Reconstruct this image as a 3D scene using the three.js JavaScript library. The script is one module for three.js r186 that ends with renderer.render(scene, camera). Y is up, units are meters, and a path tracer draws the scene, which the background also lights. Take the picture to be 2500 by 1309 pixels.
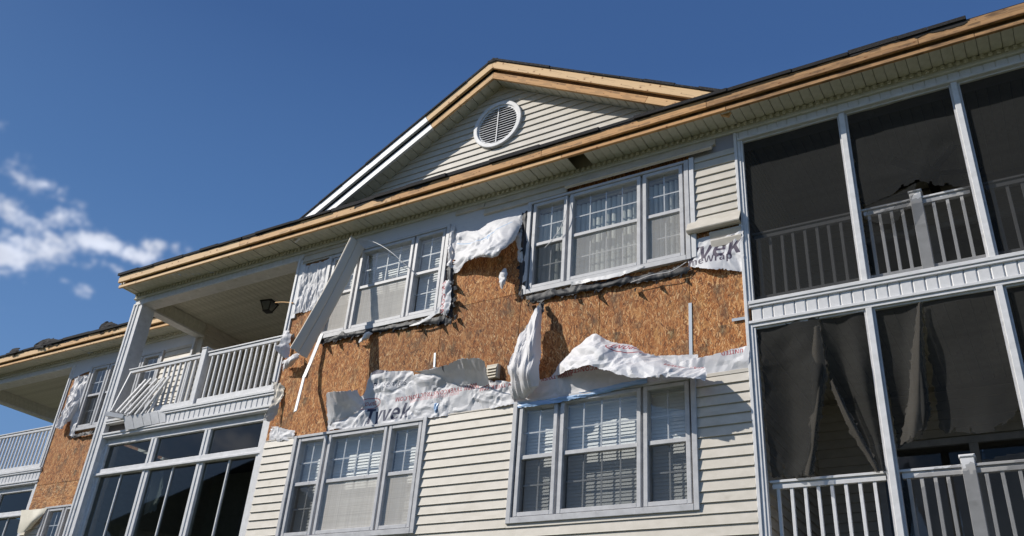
import * as THREE from 'three';
import { mergeGeometries } from 'three/addons/utils/BufferGeometryUtils.js';
import { ImprovedNoise } from 'three/addons/math/ImprovedNoise.js';

// ---------------------------------------------------------------- camera, sky, sun, exposure
const scene = new THREE.Scene();
const camera = new THREE.PerspectiveCamera(33.64, 1024 / 536, 0.1, 2000);
camera.position.set(0, 1.6, 9);
camera.rotation.order = 'YXZ';
camera.rotation.set(THREE.MathUtils.degToRad(29.16), THREE.MathUtils.degToRad(33.19), THREE.MathUtils.degToRad(4.55));
camera.updateMatrixWorld(true);

const renderer = new THREE.WebGLRenderer({ antialias: true });
renderer.toneMapping = THREE.LinearToneMapping;
const EXPOSURE = 0.97;
renderer.toneMappingExposure = EXPOSURE;
renderer.shadowMap.enabled = true;

const FOCAL = 2165, CX = 1250, CY = 654.5;
const camRot = new THREE.Matrix4().extractRotation(camera.matrixWorld);
const rayDir = (u, v) => new THREE.Vector3((u - CX) / FOCAL, -(v - CY) / FOCAL, -1).applyMatrix4(camRot);
function px(u, v, z = 0) {                                   // a direction read from the photo, met with the plane at depth z of the facade
  const d = rayDir(u, v); const t = (z - camera.position.z) / d.z;
  return d.multiplyScalar(t).add(camera.position);
}
const SUN = new THREE.Vector3(-1.33, 1.29, 1).normalize();

let seedState = 12345;
function rnd(a = 0, b = 1) { seedState = (seedState * 1664525 + 1013904223) >>> 0; return a + (b - a) * (seedState / 4294967296); }
const perlin = new ImprovedNoise();
const fbm = (x, y, z, o = 5, g = 0.5) => { let s = 0, a = 1, n = 0, f = 1; for (let i = 0; i < o; i++) { s += a * perlin.noise(x * f, y * f, z * f); n += a; a *= g; f *= 2.03; } return s / n; };
const smooth = (a, b, x) => { const t = Math.min(1, Math.max(0, (x - a) / (b - a))); return t * t * (3 - 2 * t); };

{ // sky: clear summer air with a bank of small cumulus, computed by direction
  const W = 2048, H = 1024, data = new Float32Array(W * H * 4);
  const stops = [[-90, 0.20, 0.24, 0.28], [-2, 0.30, 0.38, 0.48], [3, 0.235, 0.40, 0.66], [10, 0.165, 0.315, 0.57], [20, 0.118, 0.245, 0.50], [30, 0.078, 0.178, 0.40], [42, 0.050, 0.120, 0.305], [60, 0.040, 0.098, 0.26], [90, 0.035, 0.085, 0.23]];
  const banks = [[-40, 500, 2.6, 1.0, 0.85], [10, 510, 2.0, 0.8, 0.9], [60, 560, 3.0, 1.3, 0.84], [10, 620, 2.6, 1.4, 0.80], [95, 600, 2.0, 1.2, 0.74], [150, 545, 1.4, 0.7, 0.9], [205, 578, 1.5, 0.55, 1.0], [265, 600, 1.3, 0.5, 0.92], [330, 622, 1.2, 0.65, 1.0], [350, 600, 1.0, 0.4, 0.7], [185, 712, 0.9, 0.3, 0.82], [205, 708, 0.7, 0.25, 0.75], [150, 685, 0.8, 0.3, 0.66], [125, 672, 0.7, 0.3, 0.62], [260, 648, 0.8, 0.35, 0.74], [285, 660, 0.5, 0.3, 0.7], [195, 650, 0.9, 0.35, 0.62], [60, 660, 2.6, 0.5, 0.55], [395, 600, 0.5, 0.3, 0.74], [430, 610, 0.8, 0.4, 0.55], [10, 385, 1.2, 0.6, 0.5], [110, 460, 2.4, 0.5, 0.62], [15, 320, 0.6, 0.3, 0.6],
    [[-11, 4.4, 9], 0, 5, 2.6, 0.72], [[-10, 3.6, 9.6], 0, 4, 1.6, 0.66], [[-12.5, 4.9, 8], 0, 3, 1.5, 0.7], [[-8, 5.5, 9], 0, 4, 1.4, 0.6], [[-5, 4, 9], 0, 5, 1.6, 0.62], [[-2, 3, 9], 0, 4, 1.5, 0.7]].map(([u, v, rx, ry, s]) => {
    const d = Array.isArray(u) ? new THREE.Vector3(...u).normalize() : rayDir(u, v).normalize(); return { d, az: Math.atan2(d.x, -d.z), el: Math.asin(d.y), rx: rx * Math.PI / 180, ry: ry * Math.PI / 180, s };
  });
  for (let j = 0; j < H; j++) {
    const el = (j + 0.5) / H * 180 - 90, er = el * Math.PI / 180, ce = Math.cos(er);
    let k = 0; while (k < stops.length - 2 && el > stops[k + 1][0]) k++;
    const a = stops[k], b = stops[k + 1], t = Math.min(1, Math.max(0, (el - a[0]) / (b[0] - a[0])));
    for (let i = 0; i < W; i++) {
      const phi = ((i + 0.5) / W - 0.5) * 2 * Math.PI, dx = Math.cos(phi) * ce, dz = Math.sin(phi) * ce, dy = Math.sin(er);
      let r = a[1] + (b[1] - a[1]) * t, g = a[2] + (b[2] - a[2]) * t, bl = a[3] + (b[3] - a[3]) * t;
      const toSun = Math.max(0, dx * SUN.x + dy * SUN.y + dz * SUN.z), glow = Math.pow(toSun, 12) * 0.35 + Math.pow(toSun, 90) * 1.2;
      r += glow * 0.9; g += glow * 0.9; bl += glow * 0.85;
      if (el > -2 && el < 60) {
        const az = Math.atan2(dx, -dz);
        let env = 0;
        for (const c of banks) { let da = az - c.az; if (da > Math.PI) da -= 2 * Math.PI; if (da < -Math.PI) da += 2 * Math.PI; const q = (da * ce / c.rx) ** 2 + ((er - c.el) / c.ry) ** 2; if (q < 7) env = Math.max(env, c.s * Math.exp(-q * 0.6)); }
        const away = smooth(-0.55, -0.85, dx * 0.2 + dz * -1);           // behind the camera: the same kind of scattered cloud, mirrored in the panes
        if (away > 0) env = Math.max(env, away * 0.9 * smooth(50, 30, el) * smooth(-2, 6, el) * Math.max(0, fbm(dx * 3, dy * 6, dz * 3 + 4, 3) * 2));
        if (env > 0.02) {
          const n = fbm(dx * 17 + 3.1, dy * 30, dz * 17, 8, 0.74) * 2.0 + 0.06;
          const c = smooth(0.0, 0.85, env * 1.1 + n - 0.5) * Math.min(1, env * 2.2);
          const s = 0.80 + 0.25 * fbm(dx * 30, dy * 50, dz * 30, 3);
          const m = Math.min(0.94, c);
          r += (0.92 * s - r) * m; g += (0.98 * s - g) * m; bl += (1.14 * s - bl) * m;
        }
      }
      const o = (j * W + i) * 4; data[o] = r / EXPOSURE; data[o + 1] = g / EXPOSURE; data[o + 2] = bl / EXPOSURE; data[o + 3] = 1;
    }
  }
  const tex = new THREE.DataTexture(data, W, H, THREE.RGBAFormat, THREE.FloatType);
  tex.mapping = THREE.EquirectangularReflectionMapping; tex.magFilter = THREE.LinearFilter; tex.minFilter = THREE.LinearFilter; tex.needsUpdate = true;
  scene.background = tex; scene.environment = tex;
}
const sun = new THREE.DirectionalLight(new THREE.Color(1, 0.95, 0.87), 4.6);
sun.position.copy(SUN).multiplyScalar(60).add(new THREE.Vector3(-7, 6, 0)); sun.target.position.set(-7, 6, 0);
sun.castShadow = true; sun.shadow.mapSize.set(4096, 4096);
Object.assign(sun.shadow.camera, { left: -22, right: 22, top: 16, bottom: -16, near: 1, far: 140 });
scene.add(sun, sun.target);

// ---------------------------------------------------------------- helpers
const used = {};
const numbered = (n) => { used[n] = (used[n] ?? -1) + 1; return used[n] ? `${n}_${String(used[n]).padStart(3, '0')}` : n; };
function thing(name, label, category, group) {
  const o = new THREE.Group(); o.name = numbered(name); o.userData = { label, category }; if (group) o.userData.group = group; scene.add(o); return o;
}
function asThing(mesh, name, label, category, group) {
  mesh.name = numbered(name); mesh.userData = { label, category }; if (group) mesh.userData.group = group; scene.add(mesh); return mesh;
}
function part(parent, name, geo, m) {
  const g = Array.isArray(geo) ? (geo.length > 1 ? mergeGeometries(geo.map((q) => q.index ? q.toNonIndexed() : q)) : geo[0]) : geo;
  const o = new THREE.Mesh(g, m); o.name = name; o.castShadow = o.receiveShadow = true; parent.add(o); return o;
}
function sub(parent, name) { const o = new THREE.Group(); o.name = name; parent.add(o); return o; }
function planarUV(g, s = 1, ou = 0, ov = 0, swap = false) {   // uv in metres by the facing of each corner
  const p = g.attributes.position, n = g.attributes.normal, uv = new Float32Array(p.count * 2);
  for (let i = 0; i < p.count; i++) {
    const ax = Math.abs(n.getX(i)), ay = Math.abs(n.getY(i)), az = Math.abs(n.getZ(i));
    let a, b; if (az >= ax && az >= ay) { a = p.getX(i); b = p.getY(i); } else if (ay >= ax) { a = p.getX(i); b = p.getZ(i); } else { a = p.getZ(i); b = p.getY(i); }
    if (swap) [a, b] = [b, a];
    uv[2 * i] = a / s + ou; uv[2 * i + 1] = b / s + ov;
  }
  g.setAttribute('uv', new THREE.BufferAttribute(uv, 2)); return g;
}
function bx(x0, x1, y0, y1, z0, z1) { const g = new THREE.BoxGeometry(Math.abs(x1 - x0), Math.abs(y1 - y0), Math.abs(z1 - z0)); g.translate((x0 + x1) / 2, (y0 + y1) / 2, (z0 + z1) / 2); return planarUV(g); }
function chamferBox(x0, x1, y0, y1, z0, z1, c = 0.004) {      // box with its long front edges eased
  const s = new THREE.Shape(); const w = x1 - x0, h = y1 - y0;
  s.moveTo(0, 0); s.lineTo(w, 0); s.lineTo(w, h); s.lineTo(0, h); s.closePath();
  const g = new THREE.ExtrudeGeometry(s, { depth: Math.max(0.0005, z1 - z0 - c), bevelEnabled: true, bevelThickness: c, bevelSize: c, bevelOffset: -c, bevelSegments: 1, steps: 1 });
  g.translate(x0, y0, z0); return planarUV(g);
}
function prism(profile, x0, x1) {                             // profile: list of [z, y], run along x
  const n = profile.length, pos = [];
  const P = (i, x) => [x, profile[i][1], profile[i][0]];
  for (let i = 0; i < n; i++) { const j = (i + 1) % n; pos.push(...P(i, x0), ...P(i, x1), ...P(j, x1), ...P(i, x0), ...P(j, x1), ...P(j, x0)); }
  for (let i = 1; i < n - 1; i++) { pos.push(...P(0, x0), ...P(i, x0), ...P(i + 1, x0)); pos.push(...P(0, x1), ...P(i + 1, x1), ...P(i, x1)); }
  const g = new THREE.BufferGeometry(); g.setAttribute('position', new THREE.Float32BufferAttribute(pos, 3)); g.computeVertexNormals(); return planarUV(g);
}
function bar(a, b, w, d = w, up = new THREE.Vector3(0, 0, 1)) { // a square stick from a to b
  const dir = b.clone().sub(a), L = dir.length(); dir.normalize();
  const side = new THREE.Vector3().crossVectors(dir, up).normalize(), f = new THREE.Vector3().crossVectors(side, dir).normalize();
  const g = new THREE.BoxGeometry(w, L, d); planarUV(g); g.applyMatrix4(new THREE.Matrix4().makeBasis(side, dir, f).setPosition(a.clone().add(b).multiplyScalar(0.5))); return g;
}
const cat = (p, i) => p[Math.max(0, Math.min(p.length - 1, i))];
const cr = (a, b, c, d, t) => 0.5 * (2 * b + (c - a) * t + (2 * a - 5 * b + 4 * c - d) * t * t + (3 * b - a - 3 * c + d) * t * t * t);
// A torn membrane through a lattice of read points [u, v, depth]; opts: n cells, crumple depth, frag = ragged edge, fold = sharpness, uv rect in facade metres
function sheet(rows, o = {}) {
  const R = rows.length, C = rows[0].length, nu = o.nu ?? 40, nv = o.nv ?? 30, amp = o.amp ?? 0.012, fr = o.freq ?? 9, rag = o.rag ?? 0.012, sd = o.seed ?? 1;
  const L = rows.map((r) => r.map(([u, v, z]) => o.world ? new THREE.Vector3(u, v, z) : px(u, v, z)));
  const at = (s, t) => {
    const a = s * (C - 1), b = t * (R - 1), i = Math.min(C - 2, Math.floor(a)), j = Math.min(R - 2, Math.floor(b)), fa = a - i, fb = b - j, out = [0, 0, 0];
    const ax = ['x', 'y', 'z'];
    for (let k = 0; k < 3; k++) { const col = []; for (let q = -1; q <= 2; q++) { const row = cat(L, j + q); col.push(cr(cat(row, i - 1)[ax[k]], cat(row, i)[ax[k]], cat(row, i + 1)[ax[k]], cat(row, i + 2)[ax[k]], fa)); } out[k] = cr(...col, fb); }
    return new THREE.Vector3(...out);
  };
  const pos = [], uv = [], idx = [], box = o.uv;
  const hash = (i, j, k) => { let h = (i * 374761393 + j * 668265263 + (k + sd) * 974634777) | 0; h = Math.imul(h ^ (h >>> 13), 1274126177); return ((h ^ (h >>> 16)) >>> 0) / 2147483648 - 1; };
  const facet = (x, y, k) => {                                 // creased paper: random heights on a jittered triangle grid, flat between
    const sx = x + y * 0.366, sy = y + x * 0.366, i = Math.floor(sx), j = Math.floor(sy), a = sx - i, b = sy - j;
    return a > b ? hash(i, j, k) * (1 - a) + hash(i + 1, j, k) * (a - b) + hash(i + 1, j + 1, k) * b : hash(i, j, k) * (1 - b) + hash(i, j + 1, k) * (b - a) + hash(i + 1, j + 1, k) * a;
  };
  const dirU = o.stretch ?? [1, 1];
  for (let j = 0; j <= nv; j++) for (let i = 0; i <= nu; i++) {
    let s = i / nu, t = j / nv;
    const edge = (i === 0 || i === nu || j === 0 || j === nv);
    const p = at(s, t);
    const qx = p.x * fr * dirU[0], qy = p.y * fr * dirU[1];
    const sk = o.skew ?? 0, X = qx + qy * sk, Y = qy - qx * sk;
    const nx = X * 0.5 + 0.6 * perlin.noise(X * 0.3, Y * 0.3, sd), ny = Y * 0.5 + 0.6 * perlin.noise(X * 0.3 + 9, Y * 0.3, sd);
    const w = facet(nx, ny, 1) * 1.25 + facet(nx * 1.9 * 0.8 + ny * 1.1, ny * 1.9 * 0.8 - nx * 1.1, 2) * 1.0 + facet(nx * 3.1 - ny * 2.6, ny * 3.1 + nx * 2.6, 3) * 0.6;
    const keep = o.pin ? (o.pin === 'top' ? smooth(0, 0.25, t) : o.pin === 'bottom' ? smooth(1, 0.75, t) : Math.min(1, Math.min(s, 1 - s, t, 1 - t) * 8)) : 1;
    p.z += amp * w * keep + (o.lift ?? 0);
    if (p.z < 0.0035 && !o.free) p.z = 0.0035 + (o.lift ?? 0) * 0.2;
    if (edge && rag) { p.x += rag * perlin.noise(p.x * 23, p.y * 23, sd * 2) * 2; p.y += rag * perlin.noise(p.x * 31, p.y * 27, sd * 5) * 2; }
    pos.push(p.x, p.y, p.z);
    if (box) uv.push((p.x - box[0]) / (box[1] - box[0]), (p.y - box[2]) / (box[3] - box[2])); else uv.push(p.x, p.y);
  }
  const rip = (e, k) => { const n = perlin.noise(k * 9.7 + sd * 3.3, e * 5.1, sd) * 1.5 + perlin.noise(k * 31 + sd, e * 2.7, 7) * 0.8; return Math.max(0, n - 0.35) * (o.rip ?? 0); };   // V-shaped rips running in from a free edge
  for (let j = 0; j < nv; j++) for (let i = 0; i < nu; i++) {
    if (o.rip) { const s = (i + 0.5) / nu, t = (j + 0.5) / nv, ed = o.ripEdges ?? 'tb'; if ((ed.includes('t') && t < rip(1, s)) || (ed.includes('b') && 1 - t < rip(2, s)) || (ed.includes('l') && s < rip(3, t)) || (ed.includes('r') && 1 - s < rip(4, t))) continue; }
    const a = j * (nu + 1) + i, b = a + 1, c = a + nu + 1, d = c + 1; if ((i + j) % 2) idx.push(a, c, b, b, c, d); else idx.push(a, c, d, a, d, b);
  }
  let g = new THREE.BufferGeometry(); g.setAttribute('position', new THREE.Float32BufferAttribute(pos, 3)); g.setAttribute('uv', new THREE.Float32BufferAttribute(uv, 2)); g.setIndex(idx); if (!o.soft) g = g.toNonIndexed(); g.computeVertexNormals();
  const m = new THREE.Mesh(g, o.mat); m.castShadow = m.receiveShadow = true; return m;
}

// ---------------------------------------------------------------- textures and materials
function canvasTex(w, h, draw, srgb = true) {
  const c = document.createElement('canvas'); c.width = w; c.height = h; draw(c.getContext('2d'), w, h);
  const t = new THREE.CanvasTexture(c); if (srgb) t.colorSpace = THREE.SRGBColorSpace; t.wrapS = t.wrapT = THREE.RepeatWrapping; t.magFilter = THREE.LinearFilter; return t;
}
function noiseTex(w, h, base, vary, fx, fy, opts = {}) {      // tileable-enough mottling, sRGB 0..255
  const d = new Uint8Array(w * h * 4);
  for (let j = 0; j < h; j++) for (let i = 0; i < w; i++) {
    const n = fbm(i / w * fx, j / h * fy, opts.seed ?? 0, opts.oct ?? 5, 0.6), f = (rnd() - 0.5) * (opts.grain ?? 0.1);
    let k = n * 2 + f; if (opts.spot) { const s = fbm(i / w * fx * 0.7 + 9, j / h * fy * 0.7, 3, 4); if (s > opts.spot) k -= (s - opts.spot) * 6; }
    for (let c = 0; c < 3; c++) d[(j * w + i) * 4 + c] = Math.max(0, Math.min(255, base[c] + vary[c] * k)); d[(j * w + i) * 4 + 3] = 255;
  }
  const t = new THREE.DataTexture(d, w, h, THREE.RGBAFormat); t.colorSpace = THREE.SRGBColorSpace; t.wrapS = t.wrapT = THREE.RepeatWrapping; t.magFilter = THREE.LinearFilter; t.minFilter = THREE.LinearMipmapLinearFilter; t.generateMipmaps = true; t.needsUpdate = true; return t;
}
const osbTex = (lean, seed) => canvasTex(1024, 1024, (c, w, h) => {  // 1.22 m of strand board
  seedState = seed; c.fillStyle = '#a56a39'; c.fillRect(0, 0, w, h);
  const tones = ['#c2854f', '#cb905a', '#b1733f', '#9a5e31', '#d6a26c', '#e0b27f', '#7d4a27', '#bb7c45', '#c48a52', '#a96a38', '#673c20', '#ecc797', '#8f6a48'];
  for (let i = 0; i < 10500; i++) {
    const x = rnd(0, w), y = rnd(0, h), L = rnd(14, 68), B = rnd(2.5, 12) * (rnd() < 0.1 ? 1.7 : 1), a = lean + (rnd() + rnd() + rnd() - 1.5) * 0.85;
    c.globalAlpha = rnd(0.4, 0.95); c.fillStyle = tones[Math.floor(Math.pow(rnd(), 1.1) * tones.length)];
    for (const ox of [0, x < 90 ? w : x > w - 90 ? -w : 0]) for (const oy of [0, y < 90 ? h : y > h - 90 ? -h : 0]) {
      c.save(); c.translate(x + ox, y + oy); c.rotate(a); c.beginPath(); const k = rnd(-5, 5);
      c.moveTo(-B / 2, -L / 2 + k); c.lineTo(B / 2, -L / 2 - k); c.lineTo(B / 2 + rnd(-3, 3), L / 2 + k); c.lineTo(-B / 2, L / 2 - k); c.closePath(); c.fill();
      if (rnd() < 0.4) { c.globalAlpha *= 0.7; c.strokeStyle = '#4a2c16'; c.lineWidth = 1.8; c.beginPath(); c.moveTo(B / 2, -L / 2); c.lineTo(B / 2, L / 2); c.stroke(); }
      c.restore();
    }
  }
  for (let i = 0; i < 30; i++) { c.globalAlpha = rnd(0.05, 0.16); c.fillStyle = rnd() < 0.6 ? '#4b4034' : '#d7a469'; const x = rnd(0, w), y = rnd(0, h); for (let k = 0; k < 9; k++) { c.beginPath(); c.ellipse(x + rnd(-50, 50), y + rnd(-70, 70), rnd(8, 46), rnd(14, 80), rnd(-0.3, 0.3), 0, 7); c.fill(); } }
  c.globalAlpha = 0.85; c.fillStyle = '#20160f'; for (const x of [14, 350, 690, 1010]) for (let y = 30; y < h; y += rnd(110, 190)) { c.beginPath(); c.arc(x + rnd(-5, 5), y, rnd(2.2, 4), 0, 7); c.fill(); }
});
function pineTex(seed, base, dark, stain) {                   // 1.0 m long x 0.25 m board face
  return canvasTex(1024, 256, (c, w, h) => {
    seedState = seed; c.fillStyle = base; c.fillRect(0, 0, w, h);
    for (let i = 0; i < 260; i++) { c.globalAlpha = rnd(0.04, 0.2); c.strokeStyle = rnd() < 0.6 ? dark : '#f2d3a0'; c.lineWidth = rnd(0.6, 3); const y = rnd(0, h), k = rnd(-8, 8); c.beginPath(); c.moveTo(0, y); c.bezierCurveTo(w * 0.3, y + k, w * 0.7, y - k, w, y); c.stroke(); }
    for (let i = 0; i < 9; i++) { const x = rnd(20, w - 20), y = rnd(10, h - 10), r = rnd(5, 13); c.globalAlpha = 0.8; c.fillStyle = '#7a4a25'; c.beginPath(); c.ellipse(x, y, r * 1.3, r * 0.8, 0, 0, 7); c.fill(); c.globalAlpha = 0.35; c.strokeStyle = '#8a5a30'; c.lineWidth = 3; c.beginPath(); c.ellipse(x, y, r * 2.4, r * 1.3, 0, 0, 7); c.stroke(); }
    for (let i = 0; i < 26; i++) { c.globalAlpha = rnd(0.3, 0.8); c.fillStyle = '#3a2a1c'; c.fillRect(rnd(0, w), rnd(0, h), rnd(2, 5), rnd(2, 5)); }
    for (let i = 0; i < 14; i++) { c.globalAlpha = rnd(0.25, 0.6); c.strokeStyle = '#4a3220'; c.lineWidth = rnd(0.8, 2); const x = rnd(0, w), y = rnd(0, h); c.beginPath(); c.moveTo(x, y); c.lineTo(x + rnd(-30, 60), y + rnd(-12, 12)); c.stroke(); }
    for (let i = 0; i < stain; i++) { c.globalAlpha = rnd(0.06, 0.2); c.fillStyle = rnd() < 0.5 ? '#2c2119' : '#5d4630'; c.beginPath(); c.ellipse(rnd(0, w), rnd(0, h), rnd(20, 130), rnd(4, 26), rnd(-0.06, 0.06), 0, 7); c.fill(); }
  });
}
function weaveTex(base, dark, light, seed) {                   // 0.5 m of dusty insect screen: threads, drips and scuffs
  return canvasTex(1024, 1024, (c, w, h) => {
    seedState = seed; c.fillStyle = base; c.fillRect(0, 0, w, h);
    for (let i = 0; i < w; i += 4) { c.globalAlpha = rnd(0.12, 0.4); c.fillStyle = rnd() < 0.5 ? dark : light; c.fillRect(i, 0, 2, h); c.globalAlpha = rnd(0.12, 0.4); c.fillStyle = rnd() < 0.5 ? dark : light; c.fillRect(0, i, w, 2); }
    for (let i = 0; i < 70; i++) { c.globalAlpha = rnd(0.05, 0.2); c.fillStyle = rnd() < 0.6 ? light : dark; c.fillRect(rnd(0, w), rnd(0, h), rnd(2, 9), rnd(60, 420)); }
    for (let i = 0; i < 26; i++) { c.globalAlpha = rnd(0.1, 0.35); c.strokeStyle = rnd() < 0.5 ? dark : light; c.lineWidth = rnd(1, 5); const x = rnd(0, w), y = rnd(0, h); c.beginPath(); c.moveTo(x, y); c.bezierCurveTo(x + rnd(-40, 40), y + rnd(-20, 20), x + rnd(-80, 80), y + rnd(-30, 30), x + rnd(-120, 120), y + rnd(-20, 60)); c.stroke(); }
  });
}
const std = (o) => new THREE.MeshStandardMaterial({ roughness: 0.7, ...o });
const lin = (r, g, b) => new THREE.Color().setRGB(r, g, b);
const T = {
  siding: noiseTex(512, 512, [204, 196, 183], [11, 11, 12], 6, 9, { grain: 0.35, seed: 2, spot: 0.3 }),
  vinyl: noiseTex(512, 512, [217, 216, 216], [12, 12, 13], 7, 9, { grain: 0.3, seed: 5, spot: 0.24 }),
  soffit: noiseTex(512, 512, [204, 201, 186], [15, 15, 16], 8, 8, { grain: 0.4, seed: 7, spot: 0.25 }),
  frame: noiseTex(512, 512, [193, 192, 193], [13, 13, 13], 8, 9, { grain: 0.3, seed: 9, spot: 0.24 }),
  shingle: noiseTex(512, 512, [44, 43, 44], [40, 38, 36], 40, 40, { grain: 1.2, seed: 11 }),
  grass: noiseTex(512, 512, [72, 74, 48], [38, 37, 28], 30, 30, { grain: 1, seed: 13 }),
  drywall: noiseTex(256, 256, [170, 166, 158], [6, 6, 6], 5, 5, { seed: 15 }),
  screen: weaveTex('#d8d3cb', '#a09b94', '#f2eee7', 31),
};
const M = {
  siding: std({ map: T.siding, roughness: 0.55 }),
  white: std({ map: T.vinyl, roughness: 0.5 }),
  frame: std({ map: T.frame, roughness: 0.45 }),
  soffit: std({ map: T.soffit, roughness: 0.65 }),
  osb: (() => { const a = osbTex(0.12, 11), b = osbTex(-0.15, 37); return [[0.90, 0.84, 0.78], [0.78, 0.73, 0.68], [0.98, 0.91, 0.82], [0.88, 0.83, 0.77], [0.82, 0.79, 0.76]].map((k, i) => std({ map: i % 2 ? b : a, roughness: 0.85, color: lin(...k) })); })(),
  osbFlat: std({ map: osbTex(1.45, 71), roughness: 0.85 }),
  pine: [std({ map: pineTex(5, '#edc898', '#c0905a', 6), roughness: 0.75 }), std({ map: pineTex(9, '#e4b781', '#ad7c49', 16), roughness: 0.75 }), std({ map: pineTex(15, '#d3a06a', '#94663a', 34), roughness: 0.8 })],
  oldPine: std({ map: pineTex(21, '#b58a5e', '#6a4728', 80), roughness: 0.85 }),
  shingle: std({ map: T.shingle, roughness: 0.95 }),
  felt: std({ color: lin(0.022, 0.02, 0.019), roughness: 0.95 }),
  dark: std({ color: lin(0.02, 0.02, 0.022), roughness: 0.8 }),
  tape: std({ color: lin(0.015, 0.017, 0.022), roughness: 0.6 }),
  blueTape: std({ color: lin(0.30, 0.47, 0.72), roughness: 0.35 }),
  wrap: new THREE.MeshPhysicalMaterial({ color: lin(0.69, 0.68, 0.69), roughness: 0.6, transmission: 0.1, thickness: 0 }),
  room: std({ map: T.drywall, roughness: 0.9 }),
  floor: std({ color: lin(0.12, 0.1, 0.08), roughness: 0.8 }),
  glass: new THREE.MeshPhysicalMaterial({ color: lin(0.94, 0.96, 0.96), roughness: 0.02, transmission: 1, thickness: 0, ior: 1.95 }),
  tinted: new THREE.MeshPhysicalMaterial({ color: lin(0.3, 0.34, 0.33), roughness: 0.02, transmission: 1, thickness: 0, ior: 1.52 }),
  screenLight: std({ map: T.screen, roughness: 1, transparent: true, opacity: 0.72 }),   // thick with dust
  screenHalf: std({ map: T.screen, roughness: 1, transparent: true, opacity: 0.62 }),
  screenMid: std({ map: T.screen, roughness: 1, transparent: true, opacity: 0.36 }),
  mesh: std({ color: lin(0.013, 0.014, 0.014), roughness: 1, transparent: true, opacity: 0.74 }),
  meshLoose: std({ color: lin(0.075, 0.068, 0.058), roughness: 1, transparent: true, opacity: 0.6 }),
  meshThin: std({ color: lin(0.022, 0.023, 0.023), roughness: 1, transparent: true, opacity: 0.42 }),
  meshTorn: std({ color: lin(0.02, 0.02, 0.019), roughness: 1, transparent: true, opacity: 0.74 }),
  blind: new THREE.MeshPhysicalMaterial({ color: lin(0.8, 0.8, 0.78), roughness: 0.55, transmission: 0.1, thickness: 0 }),
  vane: std({ color: lin(0.62, 0.64, 0.60), roughness: 0.6 }),
  metal: std({ color: lin(0.42, 0.45, 0.48), roughness: 0.4, metalness: 0.6 }),
  bronze: std({ color: lin(0.015, 0.014, 0.013), roughness: 0.45 }),
  beige: std({ color: lin(0.62, 0.57, 0.46), roughness: 0.6 }),
  panel: std({ color: lin(0.64, 0.57, 0.47), roughness: 0.55 }),
  rubble: std({ color: lin(0.2, 0.09, 0.05), roughness: 0.9 }),
};

// ---------------------------------------------------------------- ground
{
  const g = new THREE.PlaneGeometry(600, 600, 1, 1); g.rotateX(-Math.PI / 2); const uv = g.attributes.uv; for (let i = 0; i < uv.count; i++) uv.setXY(i, uv.getX(i) * 150, uv.getY(i) * 150);
  const m = new THREE.Mesh(g, std({ map: T.grass, roughness: 1 })); m.name = 'ground'; m.userData.kind = 'structure'; m.receiveShadow = true; scene.add(m);
}

// ---------------------------------------------------------------- pieces of the facade, in the coordinates of the main front (z = 0 sheathing)
const COURSE = 0.1186, C0 = 3.898;                            // siding exposure and a course line
const plankProfile = (y, h = COURSE) => [[0.004, y], [0.028, y], [0.031, y + 0.004], [0.0285, y + 0.013], [0.012, y + h - 0.002], [0.004, y + h - 0.001]];
function sidingRect(parent, x0, x1, y0, y1, z = 0, mat = M.siding, holes = []) {
  const k0 = Math.floor((y0 - C0) / COURSE + 1e-6);
  for (let k = k0; C0 + k * COURSE < y1 - 0.02; k++) {
    let y = C0 + k * COURSE, top = y + COURSE; if (y < y0 - 1e-4) { if (top < y0 + 0.03) continue; y = y0; } if (top > y1) top = y1;
    let spans = [[x0, x1]];
    for (const [a, b, c, d] of holes) if (y < d - 0.005 && top > c + 0.005) spans = spans.flatMap(([p, q]) => (b <= p || a >= q) ? [[p, q]] : [[p, a], [b, q]].filter(([m, n]) => n - m > 0.02));
    for (const [a, b, c, d] of holes) for (const [lo, hi] of [[y, Math.min(top, c)], [Math.max(y, d), top]]) if (hi - lo > 0.012 && hi - lo < top - y - 0.004 && y < d && top > c) {   // the part of a course cut round a window
      const f = (yy) => 0.031 - 0.019 * (yy - y) / COURSE; const g = prism([[0.004 + z, lo], [f(lo) + z, lo], [f(hi) + z, hi - 0.001], [0.004 + z, hi - 0.001]], Math.max(a, x0), Math.min(b, x1)); part(parent, 'plank', planarUV(g, 1.3, rnd(), rnd()), mat);
    }
    for (const [p, q] of spans.flatMap(([m, n]) => { if (n - m < 3 || mat !== M.siding) return [[m, n]]; const c = rnd(m + 1, n - 1); return [[m, c], [c - 0.02, n]]; })) {
      const dz = (p > x0 && spans.length === 1) ? 0.002 : 0, g = prism(plankProfile(y, top - y).map(([zz, yy]) => [zz + z + dz, yy]), p, q); planarUV(g, 1.3, rnd(), rnd());
      const m = part(parent, 'plank', g, mat); const cx = (p + q) / 2, a = rnd(-0.0012, 0.0012); m.rotation.z = a; m.position.set(cx - cx * Math.cos(a) + y * Math.sin(a), y - y * Math.cos(a) - cx * Math.sin(a), rnd(0, 0.0015));
    }
  }
}
function rectMinus(r, h) {                                    // rect [x0,x1,y0,y1] minus a hole
  const [a, b, c, d] = r, [p, q, s, t] = h; if (p >= b || q <= a || s >= d || t <= c) return [r];
  const out = []; if (s > c) out.push([a, b, c, s]); if (t < d) out.push([a, b, t, d]);
  const lo = Math.max(c, s), hi = Math.min(d, t); if (p > a) out.push([a, p, lo, hi]); if (q < b) out.push([q, b, lo, hi]); return out;
}
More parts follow.
